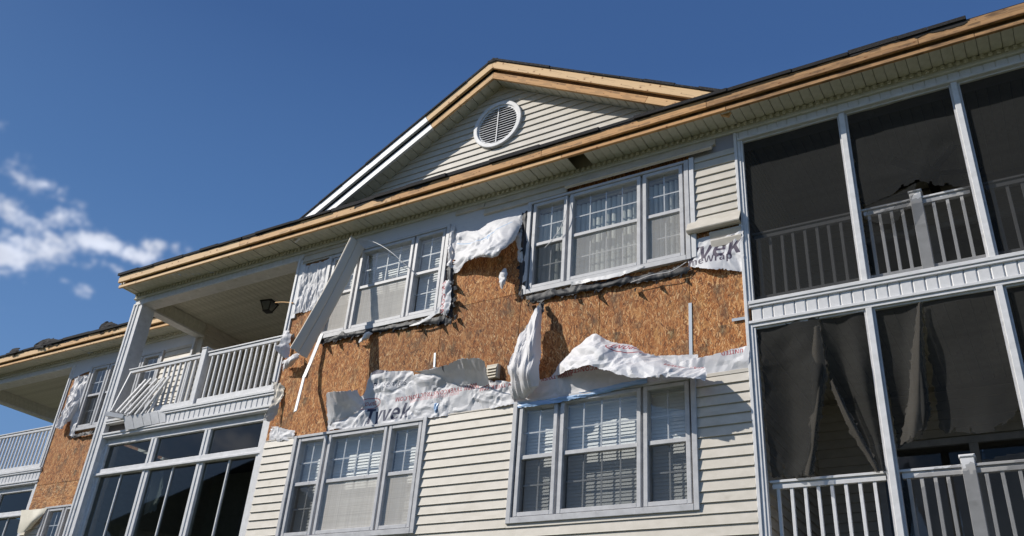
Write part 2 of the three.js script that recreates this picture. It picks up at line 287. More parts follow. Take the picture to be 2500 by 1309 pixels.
function sheathing(b, xs, ys, holes, mats) {
  const g = sub(b, 'sheathing');
  for (let i = 0; i < xs.length - 1; i++) for (let j = 0; j < ys.length - 1; j++) {
    let rs = [[xs[i] + 0.004, xs[i + 1] - 0.004, ys[j] + 0.004, ys[j + 1] - 0.004]];
    for (const h of holes) rs = rs.flatMap((r) => rectMinus(r, h));
    rs = rs.filter(([p, q, s, t]) => q - p > 0.01 && t - s > 0.01); if (!rs.length) continue;
    const dz = rnd(-0.002, 0.002), ou = rnd(), ov = rnd();
    const m = mats[(i * 2 + j) % mats.length];
    const pcs = rs.map(([p, q, s, t]) => planarUV(bx(p, q, s, t, -0.014 + dz, dz), 1.22, ou, ov));
    if (rs.length === 2 && (rs[0][1] < rs[1][0] || rs[1][1] < rs[0][0] || rs[0][3] < rs[1][2] || rs[1][3] < rs[0][2])) for (const q of pcs) part(g, 'strand_board', q, m); else part(g, 'strand_board', pcs, m);
  }
  return g;
}
const PANEL = 0.1217;
// profile of one soffit / beam panel: flat face with eased long edges; runs along its local y, face toward +z
function panelGeo(w, h, t = 0.008) {
  const s = new THREE.Shape(); s.moveTo(-w / 2, 0); s.lineTo(w / 2, 0); s.lineTo(w / 2 - 0.012, t); s.lineTo(-w / 2 + 0.012, t); s.closePath();
  const g = new THREE.ExtrudeGeometry(s, { depth: h, bevelEnabled: false, steps: 1 }); g.rotateX(Math.PI / 2); g.translate(0, h, 0);   // y: 0..h, z: thickness
  return planarUV(g);
}
function panelRun(parent, name, x0, x1, y0, y1, z, mat) {     // upright panels on a vertical face
  const n = Math.round((x1 - x0) / PANEL), w = (x1 - x0) / n, g = panelGeo(w - 0.004, y1 - y0);
  for (let i = 0; i < n; i++) { const m = part(parent, name, g, mat); m.position.set(x0 + (i + 0.5) * w, y0, z + rnd(-0.0015, 0.0015)); }
}
function soffitRun(parent, x0, x1, zIn, zOut, y, skip = [], mat = M.soffit) {   // panels under the eave, face down
  const n = Math.round((x1 - x0) / PANEL), w = (x1 - x0) / n, g = panelGeo(w - 0.004, zOut - zIn);
  for (let i = 0; i < n; i++) {
    const x = x0 + (i + 0.5) * w; if (skip.some(([a, b]) => x > a && x < b)) continue;
    const m = part(parent, 'soffit_panel', g, mat); m.rotation.x = Math.PI / 2; m.position.set(x, y + rnd(-0.004, 0.004), zIn); m.rotation.z = rnd(-0.004, 0.004); m.scale.y = rnd(0.975, 1.025);
  }
}
const dentilGeo = chamferBox(-0.022, 0.022, -0.026, 0.026, 0, 0.03, 0.006);
function frieze(b, x0, x1) {
  const f = sub(b, 'frieze');
  part(f, 'backing', prism([[0, 8.87], [0.022, 8.87], [0.03, 8.885], [0.03, 8.955], [0, 8.955]], x0, x1), M.soffit);
  part(f, 'bead', prism([[0, 8.832], [0.038, 8.832], [0.046, 8.842], [0.046, 8.852], [0.034, 8.858], [0.034, 8.868], [0, 8.869]], x0 - 0.002, x1), M.soffit);
  for (let x = x0 + 0.05; x < x1 - 0.02; x += 0.0825) { const d = part(f, 'dentil', dentilGeo, M.soffit); d.position.set(x, 8.918, 0.03); }
}
// eave: fascia in two stepped layers, shingle edge, roof plane
function fasciaBoards(parent, xs, y0, y1, z0, z1, name, mats, top = 1) {
  for (let i = 0; i < xs.length - 1; i++) {
    const g = chamferBox(xs[i] + 0.002, xs[i + 1] - 0.002, y0, y1, z0, z1 + rnd(-0.002, 0.002), 0.003); planarUV(g, 1, rnd(), 0); const uv = g.attributes.uv; const o = rnd(); for (let k = 0; k < uv.count; k++) uv.setY(k, uv.getY(k) * 4 + o);
    part(parent, name, g, mats[i % mats.length]);
  }
}
function eave(b, x0, x1, splitsUp, splitsLow, matsUp, matsLow, skip, shingleEnd = x1) {
  const e = sub(b, 'eave');
  fasciaBoards(e, splitsLow, 8.905, 8.962, 0.385, 0.42, 'lower_fascia_board', matsLow);
  part(e, 'sub_fascia', planarUV(bx(x0 + 0.03, x1, 8.95, 9.12, 0.33, 0.36)), M.oldPine);
  fasciaBoards(e, splitsUp, 9.0, 9.137, 0.4215, 0.462, 'upper_fascia_board', matsUp);
  const s = sub(b, 'soffit');
  soffitRun(s, x0 + 0.03, x1 - 0.03, 0.04, 0.364, 8.957, skip);
  const sh = sub(b, 'shingle_edge');
  for (let x = x0 + 0.02; x < shingleEnd - 0.1;) {                // underlayment hanging raggedly over the top board
    const w = Math.min(rnd(0.5, 1.6), shingleEnd - x), n = Math.max(3, Math.round(w / 0.035)), pos = []; const amt = rnd() < 0.55 ? rnd(0.02, 0.06) : rnd(0.006, 0.016);
    const low = (k) => 9.136 - Math.max(0.004, amt * (0.7 + 0.9 * perlin.noise((x + k * w / n) * 3.1, 0.5, 2) + 0.5 * perlin.noise((x + k * w / n) * 17, 0.5, 4)));
    for (let k = 0; k < n; k++) { const a = x + k * w / n, c = x + (k + 1) * w / n, l0 = low(k), l1 = low(k + 1); pos.push(a, l0, 0.469, c, l1, 0.469, c, 9.14, 0.4665, a, l0, 0.469, c, 9.14, 0.4665, a, 9.14, 0.4665); }
    const g = new THREE.BufferGeometry(); g.setAttribute('position', new THREE.Float32BufferAttribute(pos, 3)); g.computeVertexNormals(); part(sh, 'underlayment', planarUV(g, 0.5), M.felt); x += w + (rnd() < 0.3 ? rnd(0.1, 0.5) : 0);
  }
  for (let x = x0 - 0.03; x < shingleEnd;) {
    const w = Math.min(rnd(0.25, 0.95), shingleEnd - x), dz = rnd(0, 0.03), dy = rnd(-0.006, 0.008), t = rnd(0.034, 0.06);
    part(sh, 'shingle', planarUV(prism([[0.30, 9.10 + 0.09 + dy], [0.475 + dz, 9.137 + dy], [0.48 + dz, 9.137 + t + dy], [0.30, 9.137 + t + 0.095 + dy]], x, x + w - 0.004), 0.5, rnd(), rnd()), M.shingle); x += w;
  }
}
function windowUnit(b, cx, yB, yR, yT, o = {}) {
  const w = sub(b, 'window'), units = [[-1.06, -0.62, 2], [-0.475, 0.475, 4], [0.61, 1.062, 2]];
  const X = (v) => cx + v, m = M.frame;
  const out = { l: X(-1.2), r: X(1.2), b: yB - 0.13, t: yT + 0.095 };
  part(w, 'casing', [
    chamferBox(out.l, out.l + 0.062, out.b, out.t, -0.02, 0.05), chamferBox(out.r - 0.062, out.r, out.b, out.t, -0.02, 0.05),
    chamferBox(out.l + 0.063, out.r - 0.063, out.t - 0.04, out.t, -0.02, 0.049), chamferBox(out.l + 0.063, out.r - 0.063, out.b, out.b + 0.07, -0.02, 0.052)], m);
  part(w, 'mullion', bx(X(-0.60), X(-0.49), yB - 0.05, yT + 0.05, -0.10, -0.01), m); part(w, 'mullion', bx(X(0.49), X(0.60), yB - 0.05, yT + 0.05, -0.10, -0.01), m);
  units.forEach(([a, c, cells], k) => {
    const x0 = X(a), x1 = X(c), F = 0.052, yb = yB, yt = yT;
    const u = (x, y, X2, Y2, z0, z1) => chamferBox(x, X2, y, Y2, z0, z1, 0.005);
    part(w, 'unit_frame', [
      u(x0 - F, yb - F, x0, yt + F, -0.08, 0.034), u(x1, yb - F, x1 + F, yt + F, -0.08, 0.034),
      u(x0 + 0.0005, yt, x1 - 0.0005, yt + F - 0.001, -0.08, 0.033), u(x0 + 0.0005, yb - F + 0.001, x1 - 0.0005, yb, -0.08, 0.033)], m);
    part(w, 'meeting_rail', [u(x0 + 0.001, yR - 0.026, x1 - 0.001, yR + 0.026, -0.05, 0.012)], m);
    const ms = [], lo = [];
    for (let i = 1; i < cells; i++) { const x = x0 + (x1 - x0) * i / cells; ms.push(bx(x - 0.009, x + 0.009, yR + 0.027, yt - 0.001, -0.034, -0.026)); lo.push(bx(x - 0.009, x + 0.009, yb + 0.001, yR - 0.027, -0.062, -0.054)); }
    const ym = (yR + yt) / 2, yl = (yR + yb) / 2;
    for (const q of ms) part(w, 'muntin', q, m); part(w, 'muntin', bx(x0 + 0.001, x1 - 0.001, ym - 0.009, ym + 0.009, -0.033, -0.025), m);
    for (const q of lo) part(w, 'muntin', q, m); part(w, 'muntin', bx(x0 + 0.001, x1 - 0.001, yl - 0.009, yl + 0.009, -0.061, -0.053), m);
    const pu = new THREE.PlaneGeometry(x1 - x0 + 0.004, yt - yR); pu.translate((x0 + x1) / 2, (yR + yt) / 2, -0.02); part(w, 'pane', pu, M.glass);
    const pl = new THREE.PlaneGeometry(x1 - x0 + 0.004, yR - yb); pl.translate((x0 + x1) / 2, (yR + yb) / 2, -0.046); part(w, 'pane', pl, M.glass);
    const sm = o.screens?.[k];
    if (sm) { const g = new THREE.PlaneGeometry(x1 - x0, yR - yb - 0.026, 10, 10); const p = g.attributes.position; for (let i = 0; i < p.count; i++) p.setZ(i, 0.004 * fbm(p.getX(i) * 5 + cx + k * 3, p.getY(i) * 5, 1, 3)); g.translate((x0 + x1) / 2, (yR - 0.026 + yb) / 2, -0.012); g.computeVertexNormals(); part(w, 'insect_screen', planarUV(g, 0.9, rnd(), rnd()), sm); }
  });
  return { hole: [out.l + 0.03, out.r - 0.03, out.b + 0.03, out.t - 0.02], out };
}
const slatGeos = {};
function blind(cx, cz, unit, yB, yT, label, group, o = {}) {
  const [a, c] = [[-1.06, -0.62], [-0.475, 0.475], [0.61, 1.062]][unit], wd = c - a + 0.05, key = wd.toFixed(3);
  const t = thing('window_blind', label, 'blind', group); t.position.set(cx + (a + c) / 2, yB, cz - 0.15);
  part(t, 'head_rail', bx(-wd / 2, wd / 2, yT - yB - 0.035, yT - yB + 0.01, -0.025, 0.025), M.blind);
  if (o.vertical) {
    const n = Math.round(wd / 0.075), g = new THREE.CylinderGeometry(0.09, 0.09, yT - yB - 0.06, 5, 1, true, -0.5, 1.0); g.translate(0, 0, -0.085); planarUV(g);
    for (let i = 0; i < n; i++) { const m = part(t, 'vane', g, M.vane); m.position.set(-wd / 2 + (i + 0.5) * wd / n, (yT - yB) / 2 - 0.04, 0); m.rotation.y = 0.45 + rnd(-0.18, 0.18) + (o.turn ?? 0); }
    return;
  }
  const g = slatGeos[key] ??= (() => { const q = new THREE.BoxGeometry(wd, 0.0025, 0.052); return planarUV(q); })();
  const bottom = o.bottom ?? 0.01, n = Math.floor((yT - yB - 0.05 - bottom) / 0.043);
  for (let i = 0; i < n; i++) { const m = part(t, 'slat', g, M.blind); m.position.set(rnd(-0.002, 0.002), yT - yB - 0.05 - i * 0.043, 0); m.rotation.x = 1.31 + rnd(-0.05, 0.05); m.rotation.z = rnd(-0.004, 0.004); }
}
const rooms = (b, list) => { for (const [x0, x1, y0, y1, zf, zb] of list) part(b, 'room_wall', [bx(x0, x0 + 0.08, y0, y1, zb, zf), bx(x1 - 0.08, x1, y0, y1, zb, zf), bx(x0 + 0.081, x1 - 0.081, y0, y1, zb - 0.08, zb - 0.001), bx(x0 + 0.081, x1 - 0.081, y1 - 0.06, y1, zb, zf), bx(x0 + 0.081, x1 - 0.081, y0, y0 + 0.06, zb, zf)], M.room); };
const balusterGeo = chamferBox(-0.017, 0.017, 0, 0.79, -0.017, 0.017, 0.003);
function railing(b, x0, x1, yF, z, o = {}) {                  // yF: underside of the bottom rail
  const r = sub(b, 'railing'), yt = yF + 0.94, m = M.white;
  part(r, 'top_rail', [prism([[z - 0.045, yt - 0.028], [z + 0.045, yt - 0.028], [z + 0.045, yt - 0.008], [z + 0.03, yt], [z - 0.03, yt], [z - 0.045, yt - 0.008]], x0, x1)], m);
  part(r, 'under_rail', [prism([[z - 0.028, yt - 0.09], [z + 0.028, yt - 0.09], [z + 0.03, yt - 0.055], [z + 0.018, yt - 0.0285], [z - 0.018, yt - 0.0285], [z - 0.03, yt - 0.055]], x0 + 0.02, x1 - 0.02)], m);
  part(r, 'bottom_rail', chamferBox(o.bottomFrom ?? x0, x1, yF, yF + 0.085, z - 0.03, z + 0.03, 0.004), m);
  for (const x of o.xs) { const q = part(r, 'baluster', balusterGeo, m); q.position.set(x, yF + 0.075, z); q.rotation.z = rnd(-0.006, 0.006); }
  if (o.newel !== undefined) { part(r, 'newel_post', chamferBox(o.newel - 0.06, o.newel + 0.06, yF - 0.02, yt + 0.05, z - 0.06, z + 0.06, 0.005), m); part(r, 'newel_cap', chamferBox(o.newel - 0.07, o.newel + 0.07, yt + 0.051, yt + 0.085, z - 0.07, z + 0.07, 0.012), m); }
  return r;
}
function slabBand(b, x0, x1, o = {}) {                         // clad edge of the third floor
  const s = sub(b, 'floor_edge');
  part(s, 'top_trim', [chamferBox(x0, x1, 6.345, 6.392, -0.06, 0.045, 0.006), chamferBox(x0 + 0.003, x1 - 0.003, 6.312, 6.344, -0.06, 0.032, 0.004)], M.white);
  panelRun(s, 'edge_panel', o.px0 ?? (x0 + 0.02), x1 - 0.01, 6.15, 6.311, 0.0, M.white);
  part(s, 'bottom_trim', [chamferBox(x0 - 0.02, x1, 6.112, 6.149, -0.06, 0.028, 0.005)], M.white);
  part(s, 'edge_underside', [bx(x0, x1, 6.075, 6.111, -0.2, 0.01)], M.white);
  part(s, 'floor_core', [bx(x0, x1, 6.12, 6.36, -2.55, -0.061)], M.floor);
}
function ceilingPlanks(b, x0, x1, y, z0, z1) {
  const c = sub(b, 'porch_ceiling'), n = Math.round((x1 - x0) / PANEL), w = (x1 - x0) / n, g = panelGeo(w - 0.003, z1 - z0, 0.006);
  for (let i = 0; i < n; i++) { const m = part(c, 'ceiling_plank', g, M.soffit); m.rotation.x = Math.PI / 2; m.position.set(x0 + (i + 0.5) * w, y, z0); }
  part(c, 'ceiling_deck', bx(x0, x1, y + 0.002, y + 0.03, z0, z1), M.floor);
}
function sideSiding(parent, x, y0, y1, z0, z1, face) {         // a siding wall that faces +x or -x
  const k0 = Math.ceil((y0 - C0) / COURSE);
  for (let k = k0; C0 + k * COURSE < y1 - 0.03; k++) {
    const y = C0 + k * COURSE, g = prism(plankProfile(y, Math.min(COURSE, y1 - y)), 0, z1 - z0); planarUV(g, 1.3, rnd(), rnd());
    const m = part(parent, 'plank', g, M.siding); if (face > 0) { m.rotation.y = Math.PI / 2; m.position.set(x, 0, z1); } else { m.rotation.y = -Math.PI / 2; m.position.set(x, 0, z0); }
  }
}
function cornerPost(b, x0, x1, y0, y1) {                       // boxed post with fluted vinyl front
  const p = sub(b, 'corner_post'), w = x1 - x0;
  part(p, 'post_core', bx(x0 + 0.012, x1, y0, y1, -0.27, -0.002), M.white);
  for (const [a, c, z] of [[0, 0.055, 0.028], [0.055, 0.105, 0.012], [0.105, 0.15, 0.028], [0.15, 0.205, 0.012], [0.205, w, 0.02]]) part(p, 'flute', chamferBox(x0 + a + 0.001, x0 + c - 0.001, y0, y1, -0.001, z, 0.005), M.white);
  part(p, 'post_return', [bx(x0, x0 + 0.011, y0, y1, -0.27, -0.003)], M.white);
}
function porchLeft(b, o = {}) {                                // open porch above, glazed porch below; x from -14.40 to -10.07
  cornerPost(b, -14.40, -14.13, 0, 8.74);
  const beam = sub(b, 'porch_beam');
  part(beam, 'beam_core', [bx(-14.40, -10.06, 8.738, 8.955, -0.24, -0.002)], M.soffit);
  part(beam, 'beam_trim', [chamferBox(-14.40, -10.06, 8.70, 8.737, -0.25, 0.03, 0.006)], M.white);
  panelRun(beam, 'beam_panel', -14.38, -10.06, 8.738, 8.831, 0.0, M.white);
  const sb = sub(b, 'side_beam');
  const sz = o.openSide ? -2.6 : -1.54;
  part(sb, 'beam_core', [bx(-14.39, -14.22, 8.738, 8.99, sz, -0.251)], M.soffit);
  part(sb, 'beam_trim', [bx(-14.41, -14.20, 8.70, 8.737, sz, -0.251)], M.white);
  { const n = o.openSide ? 18 : 10, g = panelGeo(0.118, 0.252); for (let i = 0; i < n; i++) { const m = part(sb, 'beam_panel', g, M.soffit); m.rotation.y = Math.PI / 2; m.position.set(-14.22, 8.738, -0.33 - i * 0.1217); } }
  ceilingPlanks(b, -14.22, -10.06, 9.0, -2.58, -0.24);
  const iw = sub(b, 'porch_wall');
  part(iw, 'wall_core', [o.openSide ? bx(-14.38, -14.2, 3.3, 6.1, -2.6, -1.545) : bx(-14.38, -14.2, 3.3, 9.03, -2.6, -1.545), bx(o.openSide ? -12.6 : -14.4, -10.0, 3.3, 9.03, -2.75, -2.601), bx(-10.06, -9.98, 3.3, 9.03, -2.6, -0.03)], M.siding);
  if (!o.openSide) sideSiding(iw, -14.2, 6.4, 8.99, -2.58, -1.56, 1);
  sidingRect(iw, o.openSide ? -12.55 : -14.15, -10.1, 6.4, 8.98, -2.6);
  sideSiding(iw, -10.06, 6.4, 8.98, -2.58, -0.1, -1);
  // front corner trim beside the open porch
  part(b, 'porch_jamb', [chamferBox(-10.135, -10.085, 6.39, 8.70, -0.1, 0.04, 0.005), chamferBox(-10.084, -10.04, 6.39, 8.70, -0.03, 0.022, 0.004)], M.white);
  slabBand(b, -14.13, -10.04, o);
  // glazed porch
  const gz = sub(b, 'porch_glazing'), m = M.white, SET = 0.085, KX = (9 + SET) / 9, gx = (v) => v * KX - 0.0, gy = (v) => 1.6 + (v - 1.6) * KX; gz.position.z = -SET;   // read on the wall plane, carried back to the recessed glazing
  const P = [[-13.90, -12.76], [-12.61, -11.47], [-11.325, -10.175]].map((q) => q.map(gx)), mull = [-13.34, -12.05, -10.765].map(gx);
  part(gz, 'header', [chamferBox(-14.13, -10.06, gy(5.945), 6.074, -0.09, -0.02, 0.006), chamferBox(-14.128, -10.062, gy(5.905), gy(5.944), -0.08, 0.012, 0.006)], m);
  part(gz, 'transom_rail', [chamferBox(gx(-14.0), -10.07, gy(5.365), gy(5.41), -0.07, 0.05, 0.008), chamferBox(gx(-13.95), -10.075, gy(5.4105), gy(5.486), -0.07, 0.02, 0.008)], m);
  const posts = [[-14.13, -14.05, 0.0], [-14.049, -13.975, 0.018], [-13.974, -13.905, 0.004], [-12.755, -12.69, 0.022], [-12.689, -12.615, 0.01], [-11.465, -11.40, 0.022], [-11.399, -11.33, 0.01], [-10.17, -10.115, 0.022], [-10.114, -10.05, 0.034]];
  for (const [a, c, z] of posts) part(gz, 'mullion', chamferBox(gx(a), gx(c), 3.35, gy(5.904), -0.09, z, 0.006), m);
  for (const x of mull) part(gz, 'glazing_bar', chamferBox(x - 0.016, x + 0.016, 3.35, gy(5.364), -0.05, -0.01, 0.005), m);
  P.forEach(([a, c], i) => {
    const g = new THREE.PlaneGeometry(c - a, gy(5.904) - gy(5.486)); g.translate((a + c) / 2, (gy(5.904) + gy(5.486)) / 2, -0.035); part(gz, 'pane', g, M.tinted);
    for (const [p, q] of [[a, mull[i]], [mull[i], c]]) { const h = new THREE.PlaneGeometry(q - p, gy(5.364) - 3.35); h.rotateY(rnd(-0.004, 0.004)); h.translate((p + q) / 2, (gy(5.364) + 3.35) / 2, -0.03 - rnd(0, 0.004)); part(gz, 'pane', h, M.tinted); }
  });
  part(gz, 'end_jamb', chamferBox(gx(-10.05) + 0.001, -10.045, 3.35, 6.07, -0.06, 0.07, 0.006), m);
  for (const [a, c] of [[-13.2, -13.12], [-12.32, -12.24], [-11.4, -11.32]]) part(gz, 'inner_door_stile', bx(a, c, 3.4, 5.5, -2.58, -2.5), M.frame);
  part(gz, 'inner_door_head', bx(-13.2, -11.32, 5.501, 5.58, -2.58, -2.5), M.frame);
  part(gz, 'porch_floor', bx(-14.1, -10.07, 3.2, 3.34, -2.6, -0.1), M.floor);
  part(gz, 'side_wall', bx(-14.39, -14.131, 3.3, 6.07, -1.54, -0.271), M.siding);
}

// ---------------------------------------------------------------- main building
const main = thing('apartment_building', 'storm damaged cream apartment building with gable, torn cladding and screened porches', 'building');
const wL = -8.215, wR = -4.47;
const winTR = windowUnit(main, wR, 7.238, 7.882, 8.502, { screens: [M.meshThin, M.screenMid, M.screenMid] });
const winTL = windowUnit(main, wL, 7.225, 7.880, 8.500, { screens: [M.screenLight, M.screenLight, null] });
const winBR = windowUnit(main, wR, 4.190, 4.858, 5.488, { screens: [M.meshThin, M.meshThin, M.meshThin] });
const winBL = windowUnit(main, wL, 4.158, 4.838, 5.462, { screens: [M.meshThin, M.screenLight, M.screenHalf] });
const holes = [winTR, winTL, winBR, winBL].map((w) => w.hole);
sheathing(main, [-10.05, -8.24, -7.0, -5.70, -4.52, -3.32, -2.60], [0, 2.44, 4.90, 7.17, 8.96], holes, M.osb);
{
  const s = sub(main, 'siding');
  const cut = [winBR, winBL].map(({ out }) => [out.l + 0.004, out.r - 0.004, out.b + 0.004, out.t + 0.2]);
  sidingRect(s, -10.03, -2.665, 3.18, 5.545, 0, M.siding, cut);
  for (const [p, q, y] of [[-10.03, -9.42, 5.562], [-7.01, -5.68, 5.565], [-3.26, -2.665, 5.59]]) part(s, 'starter_strip', chamferBox(p, q, 5.546, y, 0.004, 0.02, 0.003), M.siding);
  sidingRect(s, -3.195, -2.665, 7.64, 8.62, 0.0, M.siding);
  // the lowest course of the upper patch has sprung outward
  part(s, 'plank', prism([[0.012, 7.655], [0.022, 7.662], [0.125, 7.475], [0.12, 7.462], [0.03, 7.455], [0.03, 7.462], [0.108, 7.472]], -3.30, -2.63), M.siding);
  part(s, 'plank', prism([[0.008, 7.45], [0.05, 7.415], [0.052, 7.40], [0.02, 7.33], [0.008, 7.33]], -3.03, -2.64), M.siding);
  part(s, 'plank', prism([[0.008, 7.329], [0.04, 7.31], [0.042, 7.295], [0.02, 7.215], [0.008, 7.215]], -3.02, -2.64), M.siding);
  // what is left of the courses under the frieze
  sidingRect(s, -10.03, -8.93, 8.60, 8.83, 0, M.siding);
  const loose = (x0, x1, y, dz, rz) => { const g = prism(plankProfile(0).map(([z, yy]) => [z * 1.6, yy]), x0, x1); planarUV(g, 1.3, rnd(), rnd()); const q = part(s, 'plank', g, M.siding); q.position.set(0, y, dz); q.rotation.x = rz; return q; };
  loose(-6.43, -2.9, 8.715, 0.006, -0.05); loose(-6.43, -5.05, 8.60, 0.006, -0.03); loose(-5.05, -2.93, 8.625, 0.075, -0.5); loose(-6.95, -6.44, 8.735, 0.004, -0.02);
}
part(main, 'corner_trim', [chamferBox(-2.664, -2.625, 3.2, 8.831, -0.03, 0.03, 0.005), chamferBox(-2.624, -2.585, 3.2, 6.11, -0.05, 0.012, 0.005), chamferBox(-2.624, -2.585, 6.315, 8.70, -0.05, 0.012, 0.005), bx(-2.6245, -2.601, 8.701, 8.831, -0.03, 0.008)], M.white);
part(main, 'window_casing', [chamferBox(-3.264, -3.20, 7.12, 8.62, 0.004, 0.045, 0.005)], M.white);
part(main, 'porch_jamb', [chamferBox(-10.04, -9.96, 7.6, 8.6, 0.004, 0.026, 0.004)], M.white);
frieze(main, -14.42, 3.4);
eave(main, -14.43, 3.4, [-14.43, -11.2, -7.9, -5.25, -2.85, -0.35, 3.4], [-14.43, -13.93, -10.95, -7.75, -4.95, -2.62, 0.2, 3.4], [M.pine[0], M.pine[1], M.pine[2], M.pine[2], M.oldPine, M.oldPine], [M.pine[0], M.pine[0], M.pine[1], M.pine[1], M.pine[2], M.oldPine, M.oldPine], [[-4.93, -4.70]], 0.16);
part(main, 'eave_end', [bx(-14.44, -14.42, 8.95, 9.13, -1.5, 0.385)], M.soffit);
// right-hand screened porches
{
  const beam = sub(main, 'porch_beam');
  part(beam, 'beam_core', [bx(-2.60, 3.4, 8.738, 8.955, -0.24, -0.002)], M.soffit);
  part(beam, 'beam_trim', [chamferBox(-2.62, 3.4, 8.70, 8.737, -0.25, 0.03, 0.006)], M.white);
  panelRun(beam, 'beam_panel', -2.60, 3.4, 8.738, 8.831, 0.0, M.white);
  slabBand(main, -2.61, 3.4);
  ceilingPlanks(main, -2.60, 3.4, 9.0, -2.5, -0.24);
  ceilingPlanks(main, -2.60, 3.4, 6.085, -2.5, -0.21);
  const iw = sub(main, 'porch_wall');
  part(iw, 'wall_core', [bx(-2.70, -2.625, 3.2, 9.03, -2.6, -0.06), ...[[-2.7, 3.5, 3.2, 9.03]].flatMap((r) => rectMinus(r, [-1.9, 0.40, 6.42, 8.42])).flatMap((r) => rectMinus(r, [-1.9, 0.6, 3.36, 5.42])).map(([a, c, d, e]) => bx(a, c, d, e, -2.75, -2.601)), bx(3.4, 3.5, 0, 9.03, -2.6, 0)], M.siding);
  rooms(main, [[-2.69, 3.4, 6.3, 9.0, -2.76, -6.4], [-2.69, 3.4, 3.25, 6.02, -2.76, -6.4]]);
  sideSiding(iw, -2.622, 3.4, 6.07, -2.58, -0.08, 1); sideSiding(iw, -2.622, 6.42, 8.99, -2.58, -0.08, 1);
  sidingRect(iw, -2.6, 3.35, 6.5, 8.98, -2.6, M.siding, [[-1.9, 0.4, 6.3, 8.45]]); sidingRect(iw, -2.6, 3.35, 3.4, 6.06, -2.6, M.siding, [[-1.9, 0.6, 3.2, 5.45]]);
  for (const [y0, y1, x1] of [[6.42, 8.42, 0.37], [3.36, 5.42, 0.57]]) {
    const d = sub(main, 'sliding_door');
    part(d, 'door_frame', [bx(-1.9, -1.82, y0, y1, -2.6, -2.54), bx(x1 - 0.05, x1 + 0.03, y0, y1, -2.6, -2.54), bx(-1.819, x1 - 0.051, y1 - 0.08, y1, -2.6, -2.54), bx(-0.82, -0.72, y0, y1 - 0.081, -2.598, -2.545)], M.frame);
    const g = new THREE.PlaneGeometry(x1 + 1.87, y1 - y0 - 0.08); g.translate((x1 - 1.87) / 2, (y0 + y1 - 0.08) / 2, -2.57); part(d, 'pane', g, M.glass);
  }
  part(main, 'porch_floor', bx(-2.6, 3.4, 3.2, 3.34, -2.6, -0.1), M.floor);
  const sp = sub(main, 'screen_frame');
  for (const [y0, y1] of [[6.392, 8.699], [3.38, 6.075]]) {
    for (const x of [-1.342, -0.106, 1.13, 2.36]) { part(sp, 'screen_post', chamferBox(x - 0.033, x + 0.033, y0, y1, -0.09, 0.012, 0.006), M.white); part(sp, 'screen_bead', [bx(x - 0.056, x - 0.034, y0, y1, -0.075, -0.02), bx(x + 0.034, x + 0.056, y0, y1, -0.075, -0.02)], M.frame); }
    part(sp, 'screen_bead', [bx(-2.584, -2.56, y0, y1, -0.07, 0.0), bx(-2.559, 3.4, y1 - 0.02, y1, -0.074, -0.021)], M.white);
  }
  const run = (x0, x1, n) => Array.from({ length: n }, (_, i) => x0 + (x1 - x0) * (n > 1 ? i / (n - 1) : 0));
  railing(main, -2.55, -1.40, 6.42, -0.13, { xs: run(-2.478, -1.532, 8) });
  railing(main, -1.29, -0.16, 6.42, -0.13, { xs: [...run(-1.22, -0.87, 4), ...run(-0.55, -0.27, 3)], newel: -0.71 });
  railing(main, -0.05, 1.08, 6.42, -0.13, { xs: run(0.03, 1.0, 8) });
  railing(main, -2.55, -1.40, 3.41, -0.13, { xs: run(-2.478, -1.532, 8) });
  railing(main, -1.29, -0.16, 3.41, -0.13, { xs: [...run(-1.22, -0.87, 4), ...run(-0.55, -0.27, 3)], newel: -0.68 });
  railing(main, -0.05, 1.08, 3.41, -0.13, { xs: run(0.03, 1.0, 8) });
}
// open porch on the far end: part of the railing has been knocked out
porchLeft(main, { px0: -12.68 });
railing(main, -13.98, -12.09, 6.42, -0.05, { xs: [-13.0, -12.87, -12.74, -12.61, -12.48, -12.35, -12.22], bottomFrom: -12.98 });
railing(main, -11.91, -10.14, 6.42, -0.05, { xs: Array.from({ length: 13 }, (_, i) => -11.80 + i * 0.1325), newel: -12.0 });

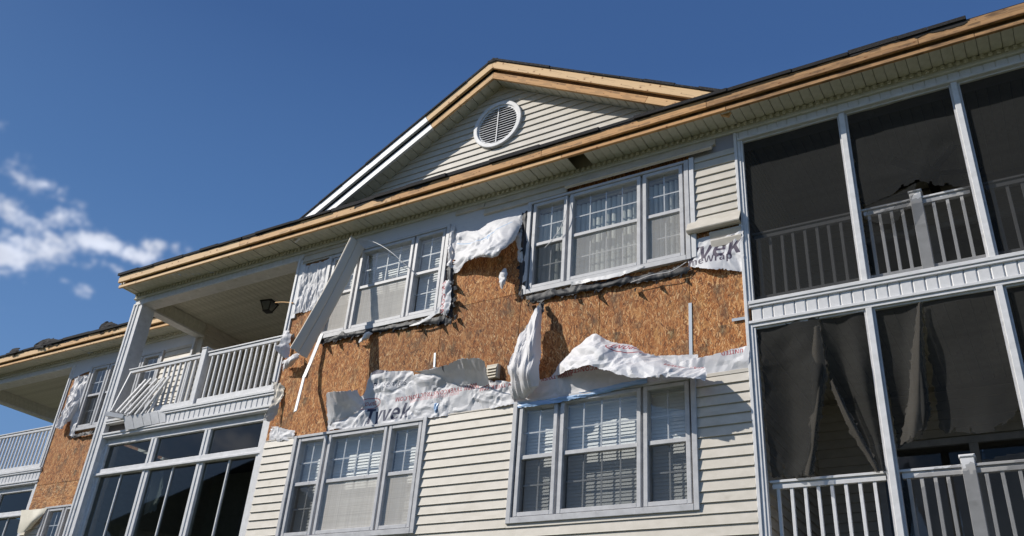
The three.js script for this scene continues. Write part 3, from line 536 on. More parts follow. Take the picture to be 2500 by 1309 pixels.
// gable over the middle
{
  const AX = -6.335, SL = 0.562, AY = 11.02;                   // soffit line: y = AY - SL |x - AX|
  const gs = sub(main, 'gable_siding');
  part(gs, 'gable_core', (() => { const s = new THREE.Shape(); s.moveTo(AX - 3.6, AY - 3.6 * SL); s.lineTo(AX + 3.6, AY - 3.6 * SL); s.lineTo(AX, AY); s.closePath(); const hole = new THREE.Path(); hole.absarc(AX, 10.245, 0.37, 0, Math.PI * 2, true); s.holes.push(hole); const g = new THREE.ExtrudeGeometry(s, { depth: 0.1, bevelEnabled: false, curveSegments: 40 }); g.translate(0, 0, -0.103); return planarUV(g); })(), M.siding);
  for (let y = 9.21; y < AY - 0.03; y += 0.1178) {             // courses cut to the rake
    const h = Math.min(0.1178, AY - y), w0 = (AY - y) / SL - 0.01, w1 = Math.max(0.01, (AY - y - h) / SL - 0.01);
    const ym = y + h / 2 - 10.245, chord = Math.abs(ym) < 0.40 ? Math.sqrt(0.40 ** 2 - ym * ym) : 0;
    for (const sides of chord ? [[-1, 'out', -chord], [1, 'out', chord]] : [[0]]) {
      const pr = plankProfile(y, h).slice(0, 5), pos = [], q = (i, s) => { const [z, yy] = pr[i]; const f = (yy - y) / h, e = AX + s * (w0 + (w1 - w0) * f); return [sides[0] && s !== sides[0] ? AX + sides[2] : e, yy, z]; };
      for (let i = 0; i < 4; i++) pos.push(...q(i, -1), ...q(i, 1), ...q(i + 1, 1), ...q(i, -1), ...q(i + 1, 1), ...q(i + 1, -1));
      const g = new THREE.BufferGeometry(); g.setAttribute('position', new THREE.Float32BufferAttribute(pos, 3)); g.computeVertexNormals(); part(gs, 'plank', planarUV(g, 1.3, rnd(), rnd()), M.siding);
    }
  }
  const cosA = 1 / Math.hypot(1, SL), sinA = SL * cosA, rk = sub(main, 'gable_rake');
  const along = (side, d0, d1, up0, up1, z0, z1, mat, name, o = {}) => { // a board parallel to the rake: d measured down the slope from the apex, up measured square to it
    const g = chamferBox(d0, d1, up0, up1, z0, z1, 0.003); if (d0 === 0) { const p = g.attributes.position; for (let i = 0; i < p.count; i++) if (p.getX(i) < 0.01) p.setX(i, p.getX(i) - p.getY(i) * SL); g.computeVertexNormals(); } planarUV(g, 1, rnd(), rnd()); const uv = g.attributes.uv; for (let k = 0; k < uv.count; k++) uv.setY(k, uv.getY(k) * (o.v ?? 4));
    const X = new THREE.Vector3(side * cosA, -sinA, 0), Y = new THREE.Vector3(side * sinA, cosA, 0), Z = new THREE.Vector3(0, 0, 1);
    const mtx = new THREE.Matrix4().makeBasis(X, Y, Z).setPosition(AX, AY - 0.04, 0); g.applyMatrix4(mtx); if (side < 0) { const p = g.attributes.position, nn = g.attributes.normal, u2 = g.attributes.uv; for (let i = 0; i < p.count; i += 3) for (const at of [p, nn, u2]) for (let c = 0; c < at.itemSize; c++) { const a = at.array[(i + 1) * at.itemSize + c]; at.array[(i + 1) * at.itemSize + c] = at.array[(i + 2) * at.itemSize + c]; at.array[(i + 2) * at.itemSize + c] = a; } }
    return part(rk, name, g, mat);
  };
  const mit = 0.0;
  for (const side of [-1, 1]) {
    const cutL = side < 0 ? 1.24 : 9, end = 4.25;
    const k = SL * cosA;                                       // boards start at the mitre
    if (side > 0) {
      along(1, 0, 2.95, 0.0, 0.108, 0.262, 0.30, M.pine[2], 'lower_rake_board'); along(1, 2.953, end, 0.0, 0.108, 0.262, 0.30, M.pine[1], 'lower_rake_board');
      along(1, 0.0, end, 0.158, 0.288, 0.3012, 0.342, M.pine[0], 'upper_rake_board');
      along(1, 0.0, end, 0.09, 0.28, 0.20, 0.23, M.oldPine, 'sub_fascia');
    } else {
      along(-1, 0.0, cutL, 0.0, 0.108, 0.262, 0.30, M.pine[1], 'lower_rake_board'); along(-1, 0.0, cutL, 0.158, 0.288, 0.3012, 0.342, M.pine[0], 'upper_rake_board'); along(-1, 0.0, end, 0.09, 0.28, 0.20, 0.23, M.oldPine, 'sub_fascia');
      along(-1, cutL + 0.003, end, -0.005, 0.112, 0.262, 0.304, M.white, 'metal_rake_cover'); along(-1, cutL + 0.003, end, 0.158, 0.29, 0.3012, 0.346, M.white, 'metal_rake_cover');
    }
    // shingle edge
    for (let d = 0; d < end + 0.05;) { const w = rnd(0.3, 0.9), t = rnd(0.03, 0.045); along(side, d, Math.min(end + 0.1, d + w - 0.004), 0.29, 0.29 + t, 0.12, 0.352 + rnd(0, 0.018), M.shingle, 'shingle', { v: 1 }); d += w; }
    // soffit panels between wall and rake
    const n = Math.round(4.0 / 0.16), w = 4.0 / n, g = panelGeo(w - 0.004, 0.245);
    for (let i = 0; i < n; i++) { const q = part(rk, 'soffit_panel', g, M.soffit); const d = 0.002 + (i + 0.5) * w; const m4 = new THREE.Matrix4().makeBasis(new THREE.Vector3(side * cosA, -sinA, 0).multiplyScalar(1), new THREE.Vector3(0, 0, 1), new THREE.Vector3(-side * sinA, -cosA, 0)); if (side < 0) m4.makeBasis(new THREE.Vector3(cosA, sinA, 0), new THREE.Vector3(0, 0, 1), new THREE.Vector3(sinA, -cosA, 0)); m4.setPosition(AX + side * d * cosA, AY - d * sinA + 0.015, 0.02); q.applyMatrix4(m4); }
    along(side, 0, end, 0.035, 0.06, 0.018, 0.03, M.soffit, 'frieze_strip', { v: 1 });
    // roof of the gable
    const roof = along(side, 0, 4.0, 0.20, 0.288, -6.5, 0.25, M.shingle, 'gable_roof', { v: 1 });
  }
  part(rk, 'ridge_cap', (() => { const g = prism([[-0.5, 0], [0, 0]], 0, 1); return bx(AX - 0.09, AX + 0.09, AY + 0.255, AY + 0.305, 0.1, 0.36); })(), M.shingle);
  // round louvred vent
  const v = sub(main, 'gable_vent'), vc = [AX, 10.245];
  const ring = (r0, r1, z0, z1, name) => { const s = new THREE.Shape(); s.absarc(0, 0, r1, 0, Math.PI * 2); const h = new THREE.Path(); h.absarc(0, 0, r0, 0, Math.PI * 2, true); s.holes.push(h); const g = new THREE.ExtrudeGeometry(s, { depth: z1 - z0, bevelEnabled: true, bevelThickness: 0.01, bevelSize: 0.01, bevelSegments: 2, curveSegments: 48 }); g.translate(vc[0], vc[1], z0); part(v, name, planarUV(g), M.white); };
  ring(0.375, 0.425, 0.02, 0.06, 'vent_ring'); ring(0.345, 0.366, 0.02, 0.035, 'vent_inner_ring');
  for (let i = -7; i <= 7; i++) { const y = i * 0.047, half = Math.sqrt(Math.max(0, 0.355 ** 2 - y * y)) - 0.005; if (half < 0.05) continue; part(v, 'louver', prism([[0.027, vc[1] + y + 0.016], [0.03, vc[1] + y + 0.02], [0.052, vc[1] + y - 0.012], [0.049, vc[1] + y - 0.016]], vc[0] - half, vc[0] + half), M.white); }
  part(v, 'vent_bar', bx(vc[0] - 0.008, vc[0] + 0.008, vc[1] - 0.35, vc[1] + 0.35, 0.050, 0.056), M.white);
}
// roofs, rooms and rear walls (close the building)
{
  const roof = (b, x0, x1, zb) => part(b, 'roof', planarUV(prism([[0.44, 9.139], [0.44, 9.165], [zb, 9.165 + (0.44 - zb) * 0.56], [zb, 9.139 + (0.44 - zb) * 0.56]], x0, x1), 0.5), M.shingle);
  roof(main, -14.42, 3.4, -6.5);
  for (const [b, x] of [[main, -14.41], [main, 3.36]]) part(b, 'attic_wall', prism([[0.37, 8.965], [0.37, 9.135], [-6.5, 9.10 + 6.94 * 0.56], [-6.5, 9.04]], x, x + 0.04), M.siding);
  rooms(main, [[-10.0, -6.4, 6.3, 9.0, -0.03, -4.2], [-6.3, -2.71, 6.3, 9.0, -0.03, -4.2], [-10.0, -6.4, 3.25, 6.02, -0.03, -4.2], [-6.3, -2.71, 3.25, 6.02, -0.03, -4.2]]);
  part(main, 'rear_wall', [bx(-14.4, 3.5, 0, 13, -6.7, -6.55), bx(-14.39, -14.25, 0, 11.5, -6.5, -2.76), bx(3.42, 3.5, 0, 11.5, -6.5, -2.77), bx(-14.38, -14.3, 0, 3.25, -2.7, -0.28), bx(-14.3, -10.06, 0, 3.2, -0.14, -0.05), bx(-2.59, 3.4, 0, 3.2, -0.14, -0.05), bx(-10.05, -2.6, 9.02, 9.10, -4, -0.02)], M.siding);
}

// ---------------------------------------------------------------- recessed wing: the same design set back
const wing = thing('building_wing', 'recessed apartment wing with bare strand board beyond the corner post', 'building');
wing.position.set(-8.31, 0, -1.54);
{
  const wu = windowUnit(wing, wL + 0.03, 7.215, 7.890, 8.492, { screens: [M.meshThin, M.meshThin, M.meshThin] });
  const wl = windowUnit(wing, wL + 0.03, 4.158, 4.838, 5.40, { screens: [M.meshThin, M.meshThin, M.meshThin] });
  sheathing(wing, [-10.05, -9.0, -7.8, -6.1], [0, 2.44, 4.90, 6.0, 8.96], [wu.hole, wl.hole], [M.osbFlat, M.osb[0]]);
  frieze(wing, -14.42, -6.1);
  eave(wing, -14.43, -6.1, [-14.43, -10.6, -8.3, -6.1], [-14.43, -11.2, -8.0, -6.1], [M.pine[0], M.pine[1], M.pine[0]], [M.pine[1], M.pine[0], M.pine[1]], []);
  porchLeft(wing, { openSide: true });
  railing(wing, -14.1, -10.14, 6.42, -0.05, { xs: Array.from({ length: 29 }, (_, i) => -14.0 + i * 0.1325) });
  const s = sub(wing, 'siding');
  sidingRect(s, -6.95, -6.12, 7.4, 8.6, 0, M.siding); sidingRect(s, -6.95, -6.12, 6.3, 7.4, 0, M.siding); sidingRect(s, -10.03, -9.44, 3.2, 5.4, 0, M.siding); sidingRect(s, -6.99, -6.12, 3.2, 6.2, 0, M.siding);
  part(wing, 'corner_trim', chamferBox(-6.12, -6.06, 3.2, 8.83, 0.0, 0.05, 0.005), M.white);
  part(wing, 'roof', planarUV(prism([[0.44, 9.139], [0.44, 9.165], [-6.5, 9.165 + 6.94 * 0.56], [-6.5, 9.139 + 6.94 * 0.56]], -14.42, -6.05), 0.5), M.shingle);
  part(wing, 'attic_wall', prism([[0.37, 8.965], [0.37, 9.135], [-6.5, 9.10 + 6.94 * 0.56], [-6.5, 9.04]], -14.41, -14.37), M.siding);
  rooms(wing, [[-10.0, -6.2, 6.3, 9.0, -0.03, -4.2], [-10.0, -6.2, 3.25, 6.02, -0.03, -4.2]]);
  part(wing, 'rear_wall', [bx(-10.0, -6.05, 0, 12, -6.7, -6.55), bx(-10.0, -9.9, 0, 9.2, -6.5, -2.8)], M.siding);
}

// ---------------------------------------------------------------- things that hang, dangle or stand in the openings
// blinds
const spot = { lower: { [wL]: 'lower window beside the glazed porch', [wR]: 'lower window beside the screened porch' } };
for (const [cx, yB, yT, where, grp, o] of [
  [wL, 4.158, 5.462, 'lower window beside the glazed porch', 'blinds in the lower window by the glazed porch', {}],
  [wR, 4.190, 5.488, 'lower window beside the screened porch', 'blinds in the lower window by the screened porch', {}],
  [wL, 7.225, 8.500, 'upper window behind the hanging panel', 'blinds in the upper window behind the hanging panel', {}]]) {
  blind(cx, 0, 0, yB, yT + 0.03, `narrow slatted blind in the ${where}, toward glazed porch`, grp, o);
  blind(cx, 0, 1, yB, yT + 0.03, `wide slatted blind in the ${where}`, grp, o);
  blind(cx, 0, 2, yB, yT + 0.03, `narrow slatted blind in the ${where}, toward screened porch`, grp, o);
}
for (const [k, nm] of [[0, 'narrow pane beside black flashing'], [1, 'wide middle pane'], [2, 'narrow pane beside cream siding']]) blind(wR, 0, k, 7.238, 8.53, `pale vertical vane blind in the ${nm} of upper window`, 'vertical blinds of the upper window', { vertical: true, turn: k * 0.12 });

// printed house wrap -------------------------------------------------------------------------------------------
const wrapMat = (map) => new THREE.MeshPhysicalMaterial({ map, roughness: 0.6, transmission: 0.08, thickness: 0 });
function printTex(w, h, rect, draw) {                           // canvas laid over a rect of the facade, drawn in photo-read places
  return canvasTex(w, h, (c) => {
    c.fillStyle = '#d9d8da'; c.fillRect(0, 0, w, h);
    for (let i = 0; i < 400; i++) { c.globalAlpha = rnd(0.02, 0.08); c.fillStyle = rnd() < 0.5 ? '#a9aab2' : '#f0f0f0'; c.beginPath(); c.ellipse(rnd(0, w), rnd(0, h), rnd(2, 26), rnd(1, 9), rnd(0, 3), 0, 7); c.fill(); }
    c.globalAlpha = 1;
    const to = (u, v) => { const p = px(u, v, 0); return [(p.x - rect[0]) / (rect[1] - rect[0]) * w, (1 - (p.y - rect[2]) / (rect[3] - rect[2])) * h]; };
    const text = (str, u, v, size, color, o = {}) => { const [x, y] = to(u, v); c.save(); c.translate(x, y); c.rotate(o.rot ?? 0); c.scale(o.sx ?? 1, 1); c.font = `${o.style ?? 'bold'} ${size * w / (rect[1] - rect[0])}px sans-serif`; c.fillStyle = color; c.textAlign = 'center'; c.textBaseline = 'middle'; c.globalAlpha = o.alpha ?? 0.92; c.fillText(str, 0, 0); c.restore(); };
    draw(c, to, text, w / (rect[1] - rect[0]));
  });
}
const RED = '#a8474c', NAVY = '#252a4a';
const rectA = [-9.1, -5.6, 5.3, 6.5];
const lowerPrint = printTex(1792, 614, rectA, (c, to, text, k) => {
  text('Tyvek', 945, 1012, 0.30, NAVY, { style: 'bold italic', sx: 0.95 });
  text('Services', 968, 940, 0.11, '#3b4058', { style: 'italic' });
  text('P', 921, 945, 0.11, NAVY);
  const [bx0, by0] = to(918, 903), [bx1, by1] = to(998, 918); c.fillStyle = NAVY; c.fillRect(bx0, by0, bx1 - bx0, k * 0.11);
  text('RULES', 965, 909, 0.095, '#e4e4ea', { alpha: 0.9 });
  text('WWW.TYVEKCONSTRUCTION.COM', 1068, 962, 0.085, RED, { rot: Math.PI });
  text('WWW.CONSTRUCTION.TYVEK', 1062, 972, 0.06, '#cf8a8c', { rot: Math.PI, alpha: 0.6 });
  text('WWW.TYVEK.COM', 1225, 946, 0.075, RED, { rot: Math.PI });
  text('DUPONT', 903, 988, 0.075, RED, { rot: Math.PI + 0.03, style: 'bold italic' });
  { const [x, y] = to(903, 988); c.strokeStyle = RED; c.lineWidth = 5; c.beginPath(); c.ellipse(x, y, k * 0.22, k * 0.075, 0, 0, 7); c.stroke(); }
  text('DUPONT', 1140, 882, 0.075, RED, { rot: Math.PI, style: 'bold italic' });
  { const [x, y] = to(1140, 882); c.strokeStyle = RED; c.lineWidth = 5; c.beginPath(); c.ellipse(x, y, k * 0.2, k * 0.07, 0, 0, 7); c.stroke(); }
  text('HOME', 1092, 888, 0.10, '#6c6c70', { rot: 0.9, alpha: 0.8 });
  text('K', 1108, 905, 0.2, '#55555c', { rot: 1.1, alpha: 0.8 });
});
asThing(sheet([
  [[800, 990, .03], [835, 980, .04], [872, 965, .04], [890, 962, .04], [914, 908, .05], [955, 908, .05], [1003, 906, .05], [1020, 915, .06], [1062, 898, .09], [1122, 900, .05], [1165, 905, .05], [1182, 912, .05], [1195, 928, .05], [1222, 930, .04], [1258, 935, .02]],
  [[799, 1010, .03], [832, 1000, .03], [870, 990, .03], [892, 985, .04], [914, 945, .03], [955, 942, .03], [1003, 940, .04], [1025, 935, .05], [1064, 928, .06], [1122, 925, .04], [1160, 925, .04], [1182, 930, .04], [1197, 945, .03], [1224, 948, .03], [1258, 950, .015]],
  [[800, 1032, .02], [832, 1024, .02], [870, 1016, .02], [892, 1012, .025], [914, 985, .02], [955, 980, .02], [1003, 975, .02], [1028, 970, .02], [1066, 965, .025], [1122, 955, .02], [1160, 955, .02], [1182, 960, .02], [1200, 968, .02], [1226, 966, .02], [1258, 968, .012]],
  [[800, 1052, .012], [832, 1048, .02], [870, 1045, .02], [892, 1040, .015], [914, 1040, .012], [955, 1035, .012], [1003, 1028, .012], [1030, 1025, .012], [1066, 1020, .012], [1122, 1012, .012], [1160, 1006, .012], [1182, 1003, .012], [1204, 998, .012], [1228, 994, .012], [1258, 988, .012]]],
  { nu: 230, nv: 64, amp: 0.017, freq: 10, rag: 0.006, rip: 0.34, ripEdges: 't', seed: 3, mat: wrapMat(lowerPrint), uv: rectA, skew: 0.2, lift: 0.012 }), 'house_wrap', 'long crumpled white house wrap with blue and red print above lower window by glazed porch', 'house wrap');

asThing(sheet([
  [[1008, 906, .10], [1040, 903, .16], [1075, 895, .24], [1122, 877, .34], [1162, 874, .40], [1182, 882, .38]],
  [[1040, 915, .07], [1065, 912, .12], [1092, 908, .18], [1128, 898, .24], [1164, 898, .28], [1188, 905, .27]],
  [[1075, 926, .05], [1090, 926, .08], [1108, 924, .10], [1135, 920, .13], [1166, 922, .15], [1194, 930, .14]],
  [[1098, 944, .05], [1106, 944, .05], [1118, 942, .05], [1140, 940, .06], [1168, 942, .07], [1198, 946, .06]]],
  { nu: 80, nv: 40, amp: 0.012, freq: 8, rag: 0.005, rip: 0.16, ripEdges: 't', seed: 203, mat: wrapMat(lowerPrint), uv: rectA }), 'house_wrap', 'grey shaded wrap flap lifted off the wall above the printed wrap', 'house wrap');
asThing(sheet([
  [[799, 960, .22], [820, 956, .25], [845, 954, .22], [872, 953, .12]],
  [[797, 985, .14], [820, 982, .17], [850, 976, .15], [880, 966, .08]],
  [[799, 1012, .07], [826, 1006, .09], [856, 994, .08], [888, 978, .05]],
  [[802, 1036, .03], [832, 1024, .04], [862, 1010, .04], [892, 990, .04]]],
  { nu: 44, nv: 40, amp: 0.014, freq: 7, rag: 0.012, rip: 0.1, ripEdges: 't', seed: 205, mat: M.wrap }), 'house_wrap', 'grey wrap corner curling outward at the end of the printed wrap', 'house wrap');

const rectB = [-6.0, -2.5, 5.4, 6.1];
const overPrint = printTex(1536, 307, rectB, (c, to, text) => {
  text('WWW.TYVEKCONSTRUCTION.COM', 1420, 905, 0.085, RED, { rot: Math.PI });
  text('WWW.TYVEK.COM', 1345, 925, 0.075, RED, { rot: Math.PI });
  text('UNITED', 1790, 862, 0.07, RED, { rot: Math.PI });
});
asThing(sheet([
  [[1254, 935, .02], [1330, 925, .02], [1400, 905, .02], [1480, 885, .02], [1560, 872, .02], [1650, 868, .02], [1705, 866, .03]],
  [[1254, 960, .015], [1330, 948, .015], [1400, 930, .015], [1480, 915, .015], [1560, 905, .015], [1650, 895, .015], [1705, 892, .02]],
  [[1254, 987, .012], [1330, 978, .012], [1400, 970, .012], [1480, 958, .012], [1560, 948, .012], [1650, 936, .012], [1705, 928, .012]]],
  { nu: 130, nv: 26, amp: 0.009, freq: 10, rag: 0.004, seed: 5, mat: wrapMat(overPrint), uv: rectB, lift: 0.008 }), 'house_wrap', 'flat strip of house wrap with red print under the folded flap', 'house wrap');
asThing(sheet([
  [[1640, 888, .03], [1690, 878, .03], [1745, 866, .03], [1790, 853, .02], [1829, 843, .02]],
  [[1660, 905, .02], [1700, 900, .02], [1750, 890, .02], [1792, 880, .02], [1830, 872, .02]],
  [[1722, 916, .012], [1735, 914, .012], [1765, 909, .012], [1796, 905, .012], [1831, 900, .012]]],
  { nu: 60, nv: 20, amp: 0.014, freq: 8, rag: 0.006, seed: 8, mat: wrapMat(overPrint), uv: rectB, lift: 0.01 }), 'house_wrap', 'wrinkled white house wrap meeting the screened porch corner above siding', 'house wrap');
// flap folded forward over the lower window
const rectC = [-5.4, -3.0, 5.4, 6.3];
const flapPrint = printTex(1024, 384, rectC, (c, to, text, k) => {
  text('DUPONT', 1553, 862, 0.10, RED, { rot: 0.1 + Math.PI, style: 'bold italic' }); { const [x, y] = to(1553, 862); c.strokeStyle = RED; c.lineWidth = 5; c.beginPath(); c.ellipse(x, y, k * 0.26, k * 0.09, 0.1, 0, 7); c.stroke(); }
  text('WWW.TYVEK', 1690, 912, 0.07, RED, { rot: 0.1 });
});
asThing(sheet([
  [[1343, 918, .03], [1372, 880, .05], [1408, 848, .06], [1447, 815, .08], [1490, 834, .10], [1548, 847, .10], [1575, 863, .10], [1611, 869, .11], [1643, 888, .12], [1687, 896, .14], [1719, 893, .18]],
  [[1348, 916, .06], [1374, 885, .12], [1412, 858, .18], [1450, 838, .22], [1492, 850, .24], [1548, 864, .24], [1580, 873, .25], [1614, 880, .26], [1646, 895, .26], [1688, 903, .27], [1722, 900, .30]],
  [[1353, 914, .10], [1380, 896, .20], [1414, 878, .30], [1450, 866, .36], [1488, 876, .40], [1535, 888, .42], [1585, 893, .42], [1620, 897, .42], [1652, 906, .40], [1690, 913, .38], [1722, 910, .37]],
  [[1356, 914, .12], [1384, 905, .24], [1414, 897, .36], [1448, 894, .43], [1484, 905, .48], [1522, 919, .50], [1592, 923, .50], [1626, 921, .48], [1657, 919, .46], [1690, 922, .42], [1716, 927, .38]]],
  { nu: 200, nv: 90, amp: 0.034, freq: 8, rag: 0.006, rip: 0.16, ripEdges: 'b', seed: 13, skew: 0.35, mat: wrapMat(flapPrint), uv: rectC }), 'house_wrap', 'peaked house wrap flap folded outward over the lower window by screened porch', 'house wrap');
// gathered piece hanging in a cone
asThing(sheet([
  [[1311, 752, .13], [1316, 750, .15], [1320, 750, .15], [1323, 753, .13]],
  [[1288, 795, .12], [1302, 795, .22], [1314, 796, .22], [1321, 800, .16]],
  [[1258, 850, .16], [1283, 852, .30], [1304, 855, .30], [1319, 860, .20]],
  [[1236, 893, .20], [1272, 900, .36], [1298, 905, .32], [1317, 908, .22]],
  [[1246, 925, .16], [1272, 932, .30], [1298, 935, .28], [1316, 938, .20]],
  [[1240, 950, .08], [1268, 955, .20], [1296, 950, .24], [1312, 945, .20]],
  [[1250, 975, .03], [1262, 977, .06], [1280, 970, .10], [1296, 962, .12]]],
  { nu: 60, nv: 90, amp: 0.036, freq: 9, stretch: [2.4, 0.4], rag: 0.006, rip: 0.15, ripEdges: 'lb', seed: 21, mat: M.wrap, free: true }), 'house_wrap', 'gathered cone of house wrap hanging on bare strand board', 'house wrap');
asThing(sheet([[[1308, 742, .10], [1318, 738, .12], [1326, 745, .10]], [[1312, 752, .13], [1318, 756, .16], [1326, 757, .13]], [[1300, 768, .15], [1312, 764, .19], [1324, 765, .14]]], { nu: 16, nv: 16, amp: 0.03, freq: 16, rag: 0.02, seed: 4, mat: M.tape, free: true }), 'flashing_scrap', 'black knot of flashing above the gathered cone of wrap', 'flashing');
// billow between the two upper windows
const rectD = [-7.2, -5.5, 7.6, 8.8];
const billowPrint = printTex(1024, 722, rectD, (c, to, text) => {
  c.strokeStyle = '#b8aeb4'; c.globalAlpha = 0.35; c.lineWidth = 2; for (let i = 0; i < 15; i++) { c.beginPath(); c.moveTo(0, 40 + i * 48); c.lineTo(1024, 60 + i * 48 + rnd(-12, 12)); c.stroke(); }
  c.globalAlpha = 0.8; c.strokeStyle = '#8ab4dc'; c.lineWidth = 9; c.beginPath(); c.moveTo(...to(1120, 598)); c.bezierCurveTo(...to(1150, 610), ...to(1200, 600), ...to(1262, 552)); c.stroke();
  c.globalAlpha = 1; text('O', 1205, 590, 0.10, '#7fa9d6', { sx: 0.8 });
});
asThing(sheet([
  [[1107, 548, .02], [1122, 556, .02], [1142, 563, .03], [1168, 562, .05], [1203, 537, .04], [1240, 524, .03], [1271, 514, .02]],
  [[1103, 585, .03], [1120, 588, .05], [1142, 590, .08], [1172, 588, .15], [1208, 563, .16], [1245, 548, .12], [1277, 531, .04]],
  [[1102, 620, .03], [1118, 620, .08], [1142, 618, .12], [1172, 608, .24], [1210, 590, .28], [1245, 574, .20], [1272, 556, .08]],
  [[1105, 645, .02], [1118, 642, .07], [1140, 630, .16], [1170, 622, .29], [1207, 618, .34], [1236, 600, .26], [1264, 580, .12]],
  [[1108, 668, .01], [1121, 663, .05], [1138, 641, .13], [1166, 629, .25], [1207, 629, .31], [1231, 609, .24], [1259, 588, .12]]],
  { nu: 110, nv: 80, amp: 0.021, freq: 9, rag: 0.006, rip: 0.24, ripEdges: 'bl', seed: 31, mat: wrapMat(billowPrint), uv: rectD, pin: 'top' }), 'house_wrap', 'billowing white house wrap torn loose between the two upper windows', 'house wrap');
asThing(sheet([[[1230, 657, .10], [1236, 656, .12], [1240, 672, .12]], [[1218, 674, .13], [1230, 676, .16], [1239, 680, .13]], [[1221, 690, .14], [1228, 690, .16], [1235, 694, .12]], [[1222, 706, .12], [1227, 706, .13], [1232, 700, .10]]], { nu: 14, nv: 22, amp: 0.02, freq: 14, rag: 0.01, seed: 6, mat: M.wrap, free: true }), 'house_wrap', 'small white wrap scrap dangling on dark strand board between upper windows', 'house wrap');
// still stuck to the wall, in the shade of the eave
asThing(sheet([
  [[-8.93, 8.834, .005], [-8.3, 8.834, .005], [-7.6, 8.834, .005], [-7.0, 8.834, .005], [-6.4, 8.834, .005], [-5.66, 8.834, .005]],
  [[-8.93, 8.70, .005], [-8.3, 8.70, .006], [-7.6, 8.70, .005], [-7.0, 8.68, .007], [-6.4, 8.55, .006], [-5.66, 8.52, .005]],
  [[-8.93, 8.575, .005], [-8.3, 8.575, .005], [-7.6, 8.575, .005], [-7.0, 8.45, .005], [-6.4, 8.20, .005], [-5.66, 8.15, .005]]],
  { world: true, nu: 110, nv: 30, amp: 0.004, freq: 6, rag: 0.0, seed: 41, soft: true, mat: wrapMat(billowPrint), uv: rectD, lift: 0.004 }), 'house_wrap', 'smooth shaded house wrap still fixed under the frieze above upper window', 'house wrap');
asThing(sheet([[[-3.26, 8.834, .005], [-2.95, 8.834, .005], [-2.66, 8.834, .005]], [[-3.26, 8.72, .005], [-2.95, 8.72, .006], [-2.66, 8.72, .005]], [[-3.26, 8.62, .005], [-2.95, 8.62, .005], [-2.66, 8.62, .005]]], { world: true, nu: 30, nv: 16, amp: 0.005, freq: 6, rag: 0, seed: 43, mat: std({ color: lin(0.33, 0.32, 0.34), roughness: 0.8 }), lift: 0.003 }), 'house_wrap', 'dark grey membrane patch above the cream siding patch', 'house wrap');
asThing(sheet([
  [[742, 652, .01], [765, 646, .012], [790, 639, .012], [817, 631, .01]],
  [[735, 690, .012], [758, 686, .02], [785, 680, .02], [808, 675, .012]],
  [[728, 728, .012], [750, 724, .025], [775, 720, .02], [797, 716, .012]],
  [[719, 768, .02], [742, 762, .02], [765, 758, .02], [786, 752, .01]]],
  { nu: 80, nv: 80, amp: 0.019, freq: 13, stretch: [1.6, 0.4], skew: 0.9, rip: 0.12, ripEdges: 'b', rag: 0.008, seed: 51, mat: M.wrap, lift: 0.012 }), 'house_wrap', 'tightly wrinkled white house wrap beside the open porch jamb', 'house wrap');
const rectE = [-3.35, -2.55, 6.75, 7.5];
const sidePrint = printTex(768, 720, rectE, (c, to, text) => {
  text('Tyvek', 1722, 615, 0.34, '#3c3148', { style: 'bold italic', sx: 0.92 }); text('HomeWrap', 1718, 640, 0.135, '#3c3148', {});
});
asThing(sheet([
  [[1679, 590, .012], [1700, 585, .012], [1745, 573, .012], [1785, 562, .012], [1815, 552, .01]],
  [[1681, 615, .015], [1702, 612, .02], [1748, 606, .015], [1788, 598, .012], [1816, 592, .01]],
  [[1681, 638, .015], [1704, 637, .03], [1742, 636, .04], [1788, 632, .015], [1817, 630, .01]],
  [[1681, 652, .015], [1706, 655, .05], [1738, 658, .07], [1786, 661, .03], [1818, 664, .012]]],
  { nu: 80, nv: 60, amp: 0.009, freq: 11, rag: 0.006, rip: 0.2, ripEdges: 'b', seed: 61, mat: wrapMat(sidePrint), uv: rectE, lift: 0.008 }), 'house_wrap', 'house wrap with large dark lettering under the cream siding patch', 'house wrap');
// scraps at the porch jamb
const scrap = (rows, o, label) => asThing(sheet(rows, { nu: 36, nv: 36, amp: 0.018, freq: 12, rag: 0.01, rip: 0.3, ripEdges: 'lbr', mat: M.wrap, free: true, ...o }), 'house_wrap', label, 'house wrap');
scrap([[[696, 806, .06], [704, 808, .05], [712, 818, .04]], [[680, 840, .14], [695, 842, .09], [708, 846, .04]], [[672, 851, .18], [692, 858, .10], [706, 862, .04]], [[688, 872, .08], [696, 874, .07], [704, 876, .04]]], { seed: 71 }, 'pale wrap scrap flicked out over the porch railing end');
scrap([[[690, 884, .06], [708, 870, .12], [726, 860, .08]], [[692, 892, .10], [712, 882, .16], [731, 872, .08]], [[690, 908, .05], [704, 900, .08], [716, 894, .04]]], { seed: 73 }, 'crumpled wrap tuft below the foot of the hanging panel');
scrap([[[664, 930, .08], [678, 934, .06], [692, 942, .04]], [[668, 958, .08], [680, 962, .06], [689, 965, .04]], [[659, 992, .12], [672, 990, .08], [682, 985, .05]], [[641, 1026, .18], [655, 1030, .12], [669, 1027, .06]]], { seed: 75, mat: M.panel }, 'long grey wrap rag drooping from the floor edge beside strand board');
scrap([[[661, 1040, .012], [682, 1044, .014], [706, 1050, .012], [722, 1052, .012]], [[659, 1060, .012], [682, 1062, .02], [704, 1063, .02], [720, 1062, .012]], [[656, 1081, .012], [680, 1079, .012], [704, 1076, .012], [718, 1072, .012]]], { seed: 77, amp: 0.012, free: false, lift: 0.008 }, 'small wrap remnant at the top of narrow siding strip');
